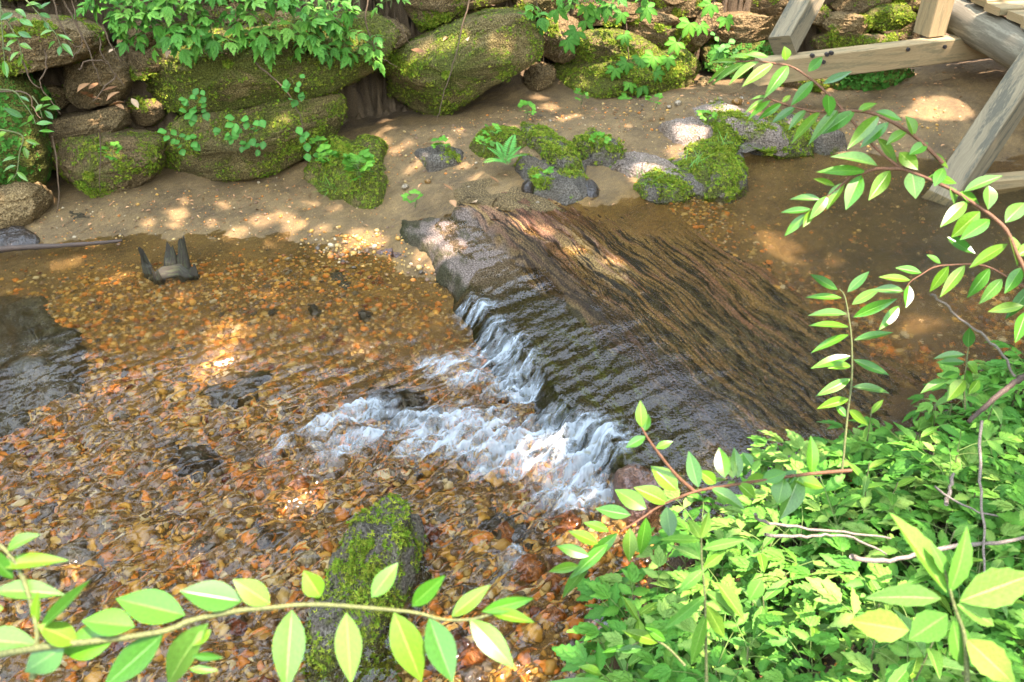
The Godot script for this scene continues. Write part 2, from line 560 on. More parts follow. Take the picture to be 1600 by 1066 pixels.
func grid_mesh(nx: int, nz: int, v: PackedVector3Array, c: PackedColorArray, turned := false) -> ArrayMesh:
	var nor := PackedVector3Array()
	nor.resize(v.size())
	for j in nz:
		for i in nx:
			var e := v[j * nx + mini(i + 1, nx - 1)] - v[j * nx + maxi(i - 1, 0)]
			var f := v[mini(j + 1, nz - 1) * nx + i] - v[maxi(j - 1, 0) * nx + i]
			var g := f.cross(e)
			nor[j * nx + i] = g.normalized() if g.y >= 0 else -g.normalized()
	var idx := PackedInt32Array()
	for j in nz - 1:
		for i in nx - 1:
			var a := j * nx + i
			idx.append_array([a, a + nx, a + 1, a + 1, a + nx, a + nx + 1] if turned else [a, a + 1, a + nx, a + 1, a + nx + 1, a + nx])
	var arr := []
	arr.resize(Mesh.ARRAY_MAX)
	arr[Mesh.ARRAY_VERTEX] = v
	arr[Mesh.ARRAY_NORMAL] = nor
	if c.size(): arr[Mesh.ARRAY_COLOR] = c
	arr[Mesh.ARRAY_INDEX] = idx
	var m := ArrayMesh.new()
	m.add_surface_from_arrays(Mesh.PRIMITIVE_TRIANGLES, arr)
	return m

func build_ground() -> void:
	var xs := axis(-2.9, 3.2, 0.017, -60.0, 60.0)
	var zs := axis(-6.2, -1.0, 0.017, -70.0, 40.0)
	var v := PackedVector3Array()
	var c := PackedColorArray()
	for z in zs:
		for x in xs:
			v.append(Vector3(x, ground(x, z), z))
			var k := ground_kind(x, z)
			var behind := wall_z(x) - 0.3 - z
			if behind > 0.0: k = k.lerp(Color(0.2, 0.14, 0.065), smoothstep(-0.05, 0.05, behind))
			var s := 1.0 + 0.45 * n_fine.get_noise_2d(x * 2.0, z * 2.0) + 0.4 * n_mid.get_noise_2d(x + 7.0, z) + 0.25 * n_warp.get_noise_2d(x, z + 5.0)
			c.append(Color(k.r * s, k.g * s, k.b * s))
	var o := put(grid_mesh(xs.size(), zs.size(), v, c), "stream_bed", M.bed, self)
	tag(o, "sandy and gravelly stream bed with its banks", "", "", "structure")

# ------------------------------------------------------------------ bedrock ledge
func ledge_st(x: float, z: float) -> Vector2:
	var d := Vector2(x, z) - LEDGE_O
	return Vector2(d.dot(LEDGE_S), d.dot(LEDGE_T))

func ledge_height(s: float, t: float) -> float:
	var dry := 1.0 - smoothstep(0.8, 1.05, s)
	var slab := lerpf(0.062, 0.078, dry) - 0.02 * smoothstep(1.6, 2.4, s)
	var edge := 0.05 * n_warp.get_noise_2d(s * 1.2, 3.0) + 0.05 * n_mid.get_noise_2d(s * 0.8, 1.0) + 0.012 * n_fine.get_noise_2d(s * 2.0, 9.0)
	var h := slab + 0.02 * smoothstep(0.0, 0.3, t)
	# dark raised lip between the slab and the striped back
	var lip := smoothstep(0.27, 0.33, t + edge) * (1.0 - smoothstep(0.40, 0.52, t + edge))
	h += lip * lerpf(0.06, 0.025, smoothstep(1.2, 2.1, s)) * (0.35 + 0.65 * smoothstep(0.0, 0.5, s))
	var back := smoothstep(0.42, 0.55, t)
	h = lerpf(h, 0.15 - 0.045 * smoothstep(0.5, 1.2, t) - 0.06 * smoothstep(1.1, 2.4, s), back)
	h -= 0.16 * smoothstep(1.15, 1.5, t + 0.1 * n_warp.get_noise_2d(s, 8.0))
	# foliation
	var f := n_mid.get_noise_2d(s * 0.45 + 20.0, t * 7.0)
	var g := n_mid.get_noise_2d(s * 1.1 - 8.0, t * 17.0)
	var amp := lerpf(0.35, 1.0, smoothstep(0.25, 0.5, t))
	h += amp * (0.024 * (absf(f) - 0.2) + 0.006 * g) + 0.004 * n_fine.get_noise_2d(s, t)
	h -= 0.30 * pow(1.0 - smoothstep(-0.11, 0.05, t + edge * 0.9), 1.6)
	h -= 0.16 * (1.0 - smoothstep(-0.25, 0.30, s + 0.16 * n_warp.get_noise_2d(3.0, t * 1.6) - 0.12 * smoothstep(0.3, 1.3, t)))
	return h

func build_ledge() -> void:
	var ns := 170
	var nt := 330
	var v := PackedVector3Array()
	var c := PackedColorArray()
	for j in nt:
		var t := -0.12 + 1.68 * j / (nt - 1.0)
		for i in ns:
			var s := -0.3 + 3.05 * i / (ns - 1.0)
			var p := LEDGE_O + LEDGE_S * s + LEDGE_T * t
			v.append(Vector3(p.x, ledge_height(s, t), p.y))
			var wv := t + 0.05 * n_warp.get_noise_2d(s * 0.7, t)
			var f := 0.75 * n_mid.get_noise_2d(s * 0.3 + 3.0, wv * 6.0) + 0.9 * n_mid.get_noise_2d(s * 0.55, wv * 19.0 + 5.0)
			var dark := Color(0.04, 0.032, 0.02)
			var sand := Color(0.42, 0.285, 0.105)
			var sandy := smoothstep(-0.04, 0.06, f + 0.16 - 0.34 * smoothstep(0.9, 2.0, s + 0.35 * n_warp.get_noise_2d(s, t)) + 0.3 * smoothstep(0.85, 1.4, t))
			var band := n_mid.get_noise_2d(s * 0.25 + 50.0, wv * 3.0)
			sand = sand.lerp(Color(0.4, 0.23, 0.13), smoothstep(0.05, 0.3, band)).lerp(Color(0.3, 0.19, 0.075), smoothstep(0.0, 0.3, -band))
			var k := dark.lerp(sand, sandy)
			var olive := Color(0.17, 0.145, 0.065)
			k = k.lerp(olive, (1.0 - sandy) * smoothstep(1.0, 1.9, s) * smoothstep(-0.35, 0.25, n_fine.get_noise_2d(s * 0.5, t * 1.6)))
			var red := smoothstep(0.45, 0.55, t) * (1.0 - smoothstep(0.72, 0.95, t)) * (1.0 - smoothstep(0.55, 1.0, s))
			k = k.lerp(Color(0.26, 0.13, 0.075).lerp(dark, 0.75 * smoothstep(0.05, 0.3, n_mid.get_noise_2d(s * 0.6, t * 11.0))), red * 0.85)
			var slab := 1.0 - smoothstep(0.26, 0.34, t + 0.06 * n_warp.get_noise_2d(s * 2.0, t))
			var gr := Color(0.3, 0.245, 0.2).lerp(Color(0.13, 0.115, 0.065), smoothstep(-0.1, 0.3, n_mid.get_noise_2d(s * 1.3 + 9.0, t * 2.0) + 0.5 * n_fine.get_noise_2d(s * 2.0, t * 2.0) + 0.6 * (1.0 - smoothstep(0.15, 0.4, s)) - 0.25))
			gr = gr.lerp(Color(0.085, 0.075, 0.035), smoothstep(0.85, 1.1, s + 0.1 * n_warp.get_noise_2d(s * 3.0, t * 3.0)))
			gr = gr.lerp(Color(0.13, 0.15, 0.03), 0.8 * smoothstep(0.05, 0.35, n_mid.get_noise_2d(s * 1.5, t * 4.0)) * smoothstep(1.2, 1.6, s))
			gr = gr.lerp(Color(0.05, 0.055, 0.018), 0.85 * (1.0 - smoothstep(-0.03, 0.07, t + 0.09 * n_mid.get_noise_2d(s * 2.0, t * 3.0))))
			k = k.lerp(gr, slab)
			var lip := smoothstep(0.27, 0.33, t) * (1.0 - smoothstep(0.42, 0.5, t + 0.08 * n_warp.get_noise_2d(s * 2.0, t)))
			k = k.lerp(Color(0.07, 0.05, 0.032), lip * 0.7 * smoothstep(0.35, 0.8, s))
			c.append(k)
	var o := put(grid_mesh(ns, nt, v, c, true), "bedrock_ledge", M.ledge, self)
	tag(o, "long dark striped bedrock ledge that the stream slides over", "rock ledge")

# ------------------------------------------------------------------ water
func water_level(x: float, z: float) -> float:
	var q := ledge_st(x, z)
	var t0 := lerpf(0.13, 0.0, smoothstep(0.78, 0.98, q.x)) + maxf(0.0, 0.3 - q.x) * 1.0
	t0 += 0.03 * n_warp.get_noise_2d(q.x * 1.5, 3.0)
	var t := q.y - t0
	return 0.088 * smoothstep(-0.10, 0.0, t) + (UPPER - 0.088) * smoothstep(0.0, 0.5, t)

func foam_mask(x: float, z: float) -> float:
	var m := 0.0
	for f in foam_spots:
		var dx: float = x - f[0]
		var dz: float = z - f[1]
		# drawn out along the flow
		var a := dx * FLOW.x + dz * FLOW.y
		var b := dx * FLOW.y - dz * FLOW.x
		var d: float = (a * a * 0.55 + b * b * 1.5) / (f[2] * f[2])
		if d < 4.0: m += f[3] * exp(-d * 1.3)
	return minf(m, 1.3)

func water_height(x: float, z: float, m: float, na: FastNoiseLite, nb: FastNoiseLite, nc: FastNoiseLite) -> float:
	var l := water_level(x, z)
	var a := x * FLOW.x + z * FLOW.y
	var b := x * FLOW.y - z * FLOW.x
	var low := 1.0 - smoothstep(0.02, 0.08, l)
	var riffle := low * smoothstep(-3.25, -2.5, z + 0.25 * nc.get_noise_2d(x * 1.3, z * 1.3)) + 0.9 * minf(m, 1.0) + 0.16 * smoothstep(0.02, 0.05, l) * (1.0 - smoothstep(0.10, 0.14, l))
	var h := l + (0.0018 + 0.0016 * smoothstep(0.13, 0.145, l) + 0.040 * riffle) * na.get_noise_2d(a * 3.4, b * 10.0) + 0.020 * riffle * nb.get_noise_2d(a * 10.0, b * 30.0)
	h += 0.030 * minf(m, 1.0) * (0.35 + nb.get_noise_2d(a * 5.0 + 7.0, b * 11.0)) + 0.010 * minf(m, 1.0) * nb.get_noise_2d(a * 22.0, b * 34.0)
	var film := smoothstep(0.05, 0.085, l) * (1.0 - smoothstep(0.12, 0.142, l))
	h += 0.0055 * film * nb.get_noise_2d(a * 3.4 + 0.6 * nc.get_noise_2d(x * 4.0, z * 4.0), b * 15.0 + 1.2 * nc.get_noise_2d(x * 3.0, z * 3.0))
	return h

func build_water() -> void:
	var xs := axis(-2.7, 2.9, 0.013, -14.0, 14.0)
	var zs := axis(-4.9, -1.15, 0.013, -5.6, 0.2)
	var v := PackedVector3Array()
	var na := noise(51, 1.0, 3)
	var nb := noise(52, 1.0, 4)
	var nc := noise(53, 1.0, 2)
	for z in zs:
		for x in xs:
			var l := water_level(x, z)
			var m := 0.0
			var inside := x > -2.75 and x < 1.2 and z > -4.2 and z < -1.2
			if inside and l < 0.12: m = foam_mask(x, z)
			var h := water_height(x, z, m, na, nb, nc)
			v.append(Vector3(x, h, z))
	var mesh := grid_mesh(xs.size(), zs.size(), v, PackedColorArray())
	tag(put(mesh, "water", M.water, self), "clear shallow stream water", "", "", "structure")
	build_foam(na, nb, nc)

func build_foam(na: FastNoiseLite, nb: FastNoiseLite, nc: FastNoiseLite) -> void:
	var step := 0.0062
	var x0 := -1.35
	var z0 := -3.45
	var nx := 330
	var nz := 310
	var lace := noise(57, 1.0, 4)
	lace.fractal_gain = 0.62
	var pos := PackedVector3Array()
	var alpha := PackedFloat32Array()
	pos.resize(nx * nz)
	alpha.resize(nx * nz)
	for j in nz:
		for i in nx:
			var k := j * nx + i
			var x := x0 + i * step
			var z := z0 + j * step
			var m := foam_mask(x, z) if water_level(x, z) < 0.12 else 0.0
			if m < 0.06: continue
			var h := water_height(x, z, m, na, nb, nc)
			var wob := 0.035 * nc.get_noise_2d(x * 5.0, z * 5.0)
			var a := x * FLOW.x + z * FLOW.y + wob
			var b := x * FLOW.y - z * FLOW.x + wob
			var n := lace.get_noise_2d(a * 4.0 + 3.0, b * 22.0) * 0.6 + lace.get_noise_2d(a * 13.0, b * 50.0 + 9.0) * 0.35 + 0.3 * lace.get_noise_2d(x * 70.0, z * 70.0)
			var mm := minf(m, 1.0)
			var lim := 0.08 - 0.66 * mm
			alpha[k] = smoothstep(lim, lim + 1.05, n) * 0.64 * smoothstep(0.06, 0.4, m)
			pos[k] = Vector3(x, h + 0.003 + 0.005 * alpha[k], z)
	var fv := PackedVector3Array()
	var fc := PackedColorArray()
	var fi := PackedInt32Array()
	var at := {}
	for j in nz - 1:
		for i in nx - 1:
			var q := [j * nx + i, j * nx + i + 1, (j + 1) * nx + i, (j + 1) * nx + i + 1]
			if alpha[q[0]] + alpha[q[1]] + alpha[q[2]] + alpha[q[3]] < 0.04: continue
			if pos[q[0]] == Vector3.ZERO or pos[q[1]] == Vector3.ZERO or pos[q[2]] == Vector3.ZERO or pos[q[3]] == Vector3.ZERO: continue
			var w := []
			for k in q:
				if not at.has(k):
					at[k] = fv.size()
					fv.append(pos[k])
					fc.append(Color(0.58, 0.66, 0.69, alpha[k]))
				w.append(at[k])
			fi.append_array([w[0], w[1], w[2], w[1], w[3], w[2]])
	var arr := []
	arr.resize(Mesh.ARRAY_MAX)
	arr[Mesh.ARRAY_VERTEX] = fv
	arr[Mesh.ARRAY_COLOR] = fc
	arr[Mesh.ARRAY_INDEX] = fi
	var fn := PackedVector3Array()
	fn.resize(fv.size())
	fn.fill(Vector3.UP)
	arr[Mesh.ARRAY_NORMAL] = fn
	var fm := ArrayMesh.new()
	fm.add_surface_from_arrays(Mesh.PRIMITIVE_TRIANGLES, arr)
	tag(put(fm, "white_water", M.foam, self), "white foam streaking away below the bedrock ledge", "foam", "", "stuff")

# ------------------------------------------------------------------ rocks
const TONES := [Color(0.24, 0.195, 0.07), Color(0.26, 0.19, 0.085), Color(0.36, 0.26, 0.115), Color(0.055, 0.043, 0.03), Color(0.4, 0.33, 0.26), Color(0.2, 0.18, 0.14), Color(0.2, 0.11, 0.075), Color(0.075, 0.065, 0.035), Color(0.17, 0.06, 0.03)]

func tuft_mesh() -> ArrayMesh:
	if mesh_of.has("tuft"): return mesh_of.tuft
	var st := begin()
	for k in 6:
		var a := TAU * k / 6.0 + rng.randf() * 0.7
		var o := Vector3(cos(a), 0, sin(a))
		var side := Vector3(-sin(a), 0, cos(a)) * 0.28
		var g := rng.randf_range(0.8, 1.25)
		st.set_color(Color(g, g, g))
		st.add_vertex(o * 0.1 - side)
		st.add_vertex(o * 0.1 + side)
		st.add_vertex(o * rng.randf_range(0.5, 1.1) + Vector3(0, rng.randf_range(0.5, 1.2), 0))
	mesh_of.tuft = done(st)
	return mesh_of.tuft

func leaflet_moss_mesh() -> ArrayMesh:
	if mesh_of.has("leafy"): return mesh_of.leafy
	var st := begin()
	for k in 4:
		var xf := Transform3D(Basis(Vector3.UP, k * 1.7) * Basis(Vector3.BACK, rng.randf_range(0.2, 0.8)), Vector3.ZERO)
		leaflet(st, xf, 1.0, 0.8, 0.1, 0.2, 0.0, Color(1, 1, 1), 3)
	mesh_of.leafy = done(st)
	return mesh_of.leafy

func moss_part(parent: Node3D, pts: PackedVector3Array, nor: PackedVector3Array, mask: PackedFloat32Array, count: int, leafy: bool) -> void:
	var spots := []
	for k in pts.size():
		if mask[k] > 0.35: spots.append(k)
	if spots.size() < 8 or count < 8: return
	var mm := MultiMesh.new()
	mm.transform_format = MultiMesh.TRANSFORM_3D
	mm.use_colors = true
	mm.mesh = tuft_mesh() if not leafy else leaflet_moss_mesh()
	mm.instance_count = count
	for i in count:
		var k: int = spots[rng.randi() % spots.size()]
		var n := nor[k]
		var u := n.cross(Vector3(0.3, 0.1, 0.95)).normalized()
		var w := u.cross(n)
		var r := rng.randf_range(0.006, 0.014) * (1.7 if leafy else 1.0)
		var p := pts[k] + u * rng.randf_range(-0.022, 0.022) + w * rng.randf_range(-0.022, 0.022) - n * 0.003
		var b := Basis(u, n, w).rotated(n, rng.randf() * TAU).scaled_local(Vector3(r, r * 0.8, r))
		mm.set_instance_transform(i, Transform3D(b, p))
		var g := rng.randf_range(0.65, 1.3)
		var y := rng.randf()
		var c := Color(0.1, 0.2, 0.013).lerp(Color(0.24, 0.26, 0.03), y)
		if leafy: c = Color(0.05, 0.15, 0.02)
		mm.set_instance_color(i, Color(c.r * g, c.g * g, c.b * g))
	var o := MultiMeshInstance3D.new()
	o.multimesh = mm
	o.material_override = M.moss
	o.name = "moss"
	o.set_meta("kind", "stuff")
	parent.add_child(o, true)

func rock_surface(called: String, label: String, cat: String, rings: int, around: int, v: PackedVector3Array, at: Vector3, moss: float, tone: int, mat: Material, leafy: bool, sd: int) -> Node3D:
	# v: rings x around, closed round; colours and moss by noise
	var st := begin()
	var off := Vector3(sd * 3.7, sd * 1.3, sd * 2.1)
	var mask := PackedFloat32Array()
	var c := PackedColorArray()
	for p in v:
		var q := p + at
		var n := n_mid.get_noise_3dv(q * 1.3 + off) * 0.5 + 0.5 + 0.38 * n_fine.get_noise_3dv(q * 1.5) + 0.2 * n_big.get_noise_3dv(q * 2.0 + off)
		var m := smoothstep(0.95 - moss * 0.82 - 0.1, 0.95 - moss * 0.82 + 0.14, n) if moss > 0.01 else 0.0
		mask.append(m)
		var s := 1.0 + 0.5 * n_mid.get_noise_3dv(q * 1.1 + off * 2.0) + 0.35 * n_fine.get_noise_3dv(q)
		var k: Color = TONES[tone] * s
		k = k.lerp(TONES[tone].lerp(Color(0.3, 0.2, 0.08), 0.5), clampf(n_big.get_noise_3dv(q * 3.0 - off) * 0.9, 0, 0.6))
		c.append(k.lerp(Color(0.14, 0.165, 0.022) * (1.0 + 0.5 * n_fine.get_noise_3dv(q * 2.3)), m * 0.92))
	var arr := []
	arr.resize(Mesh.ARRAY_MAX)
	arr[Mesh.ARRAY_VERTEX] = v
	arr[Mesh.ARRAY_COLOR] = c
	var idx := PackedInt32Array()
	for i in rings - 1:
		for k in around:
			var a := i * around + k
			var b := i * around + (k + 1) % around
			idx.append_array([a, a + around, b, b, a + around, b + around])
	arr[Mesh.ARRAY_INDEX] = idx
	var am := ArrayMesh.new()
	am.add_surface_from_arrays(Mesh.PRIMITIVE_TRIANGLES, arr)
	st.create_from(am, 0)
	st.generate_normals()
	var mesh := st.commit()
	var o := base(called, at)
	tag(o, label, cat)
	put(mesh, "stone_body" if moss > 0.01 else "stone_body", mat, o)
	if moss > 0.15:
		var nn: PackedVector3Array = mesh.surface_get_arrays(0)[Mesh.ARRAY_NORMAL]
		# make the normals point outwards
		for i in nn.size():
			if nn[i].dot(v[i]) < 0: nn[i] = -nn[i]
		var area := 0.0
		var box := mesh.get_aabb().size
		area = box.x * box.y + box.x * box.z + box.y * box.z
		moss_part(o, v, nn, mask, int(clampf(area * 9000.0 * moss, 60, 5200)) / (4 if leafy else 1), leafy)
	return o

func boulder(d: Array, sd: int, called := "boulder", group := "") -> void:
	var o := smooth_closed(vec3s(d[0]), 128 if not group else 40)
	var ctr := Vector3.ZERO
	for p in o: ctr += p
	ctr /= o.size()
	var n: Vector3 = d[8]
	var rings := 52 if not group else 18
	var v := PackedVector3Array()
	var off := Vector3(sd * 5.1, sd * 2.3, sd * 7.7)
	var chop := RandomNumberGenerator.new()
	chop.seed = 900 + sd
	var cuts := []
	for k in 9:
		var cn := (n + Vector3(chop.randf_range(-0.8, 0.8), chop.randf_range(-0.7, 1.0), 0)).normalized()
		var reach := 0.0
		for q in o: reach = maxf(reach, (q - ctr).dot(cn))
		cuts.append([cn, maxf(reach, d[1] * n.dot(cn)) * chop.randf_range(0.66, 0.92)])
	for i in rings:
		var f := -PI / 2 + PI * i / (rings - 1.0)
		f = clampf(f, -PI / 2 + 0.015, PI / 2 - 0.015)
		var r := pow(cos(f), d[6] * 0.52)
		if i == 0 or i == rings - 1: r = 0.004
		var k := signf(sin(f)) * pow(absf(sin(f)), 0.7)
		for q in o:
			var p: Vector3 = (q - ctr) * r + n * (k * d[1])
			for cut in cuts:
				var over: float = p.dot(cut[0]) - cut[1]
				if over > 0.0: p -= cut[0] * over * 0.88
			var dir := (p.normalized() + n * k * 0.6).normalized()
			var w := p + ctr
			var e: float = d[4]
			var g := e * 0.9 * n_big.get_noise_3dv(w * 1.6 + off) + e * 0.8 * n_mid.get_noise_3dv(w * 0.9 + off) + 0.010 * n_fine.get_noise_3dv(w) + 0.007 * n_fine.get_noise_3dv(w * 2.6)
			# bedding: shallow ledges along the stone
			g += e * 0.35 * smoothstep(0.1, 0.25, n_mid.get_noise_3dv(Vector3(w.x * 0.25, w.y * 2.2, w.z * 0.25) + off))
			v.append(p + dir * g)
	var made := rock_surface(called, d[3], "boulder" if called == "boulder" else "stone", rings, o.size(), v, ctr, d[2], d[5], M.rock, d[7] == 1, sd)
	if group: made.set_meta("group", group)

func mound(plan: Array, h: float, top: float, moss: float, label: String, called: String, tone: int, amp: float, flat: float, cat: String, sd: int, wet: bool, ridge := Vector2.ZERO, peak := 0.0) -> Node3D:
	var pts := PackedVector3Array()
	for i in range(0, plan.size(), 2): pts.append(Vector3(plan[i], 0, plan[i + 1]))
	var o := smooth_closed(pts, 72) if flat > 0.3 else angular(pts, 72)
	var ctr := Vector3.ZERO
	for p in o: ctr += p
	ctr /= o.size()
	ctr.y = h
	var rings := 26
	var v := PackedVector3Array()
	var off := Vector3(sd * 4.1, sd * 6.3, sd * 1.7)
	for i in rings:
		var r := 1.0 - float(i) / (rings - 0.9)
		r = pow(r, 0.75)
		if i == rings - 1: r = 0.004
		for q in o:
			var p := Vector3(q.x - ctr.x, 0, q.z - ctr.z) * r
			var y := (top + 0.08) * (1.0 - pow(r, 2.0 / flat))
			if peak > 0.0:
				var e := Vector2(p.x - ridge.x, p.z - ridge.y)
				y += peak * exp(-e.length_squared() / 0.012) * (1.0 - r * r)
			p.y = y
			var w := p + ctr
			var dir := Vector3(p.x * 0.6, 0.12, p.z * 0.6).normalized()
			p += dir * (amp * 2.0 * n_big.get_noise_3dv(w * 3.0 + off) + amp * 2.4 * n_mid.get_noise_3dv(w * 1.4 + off) + 0.008 * n_fine.get_noise_3dv(w)) * (0.5 + 0.5 * (1.0 - r))
			v.append(p)
	return rock_surface(called, label, cat, rings, o.size(), v, ctr, moss, tone, M.wet if wet else M.rock, false, sd)

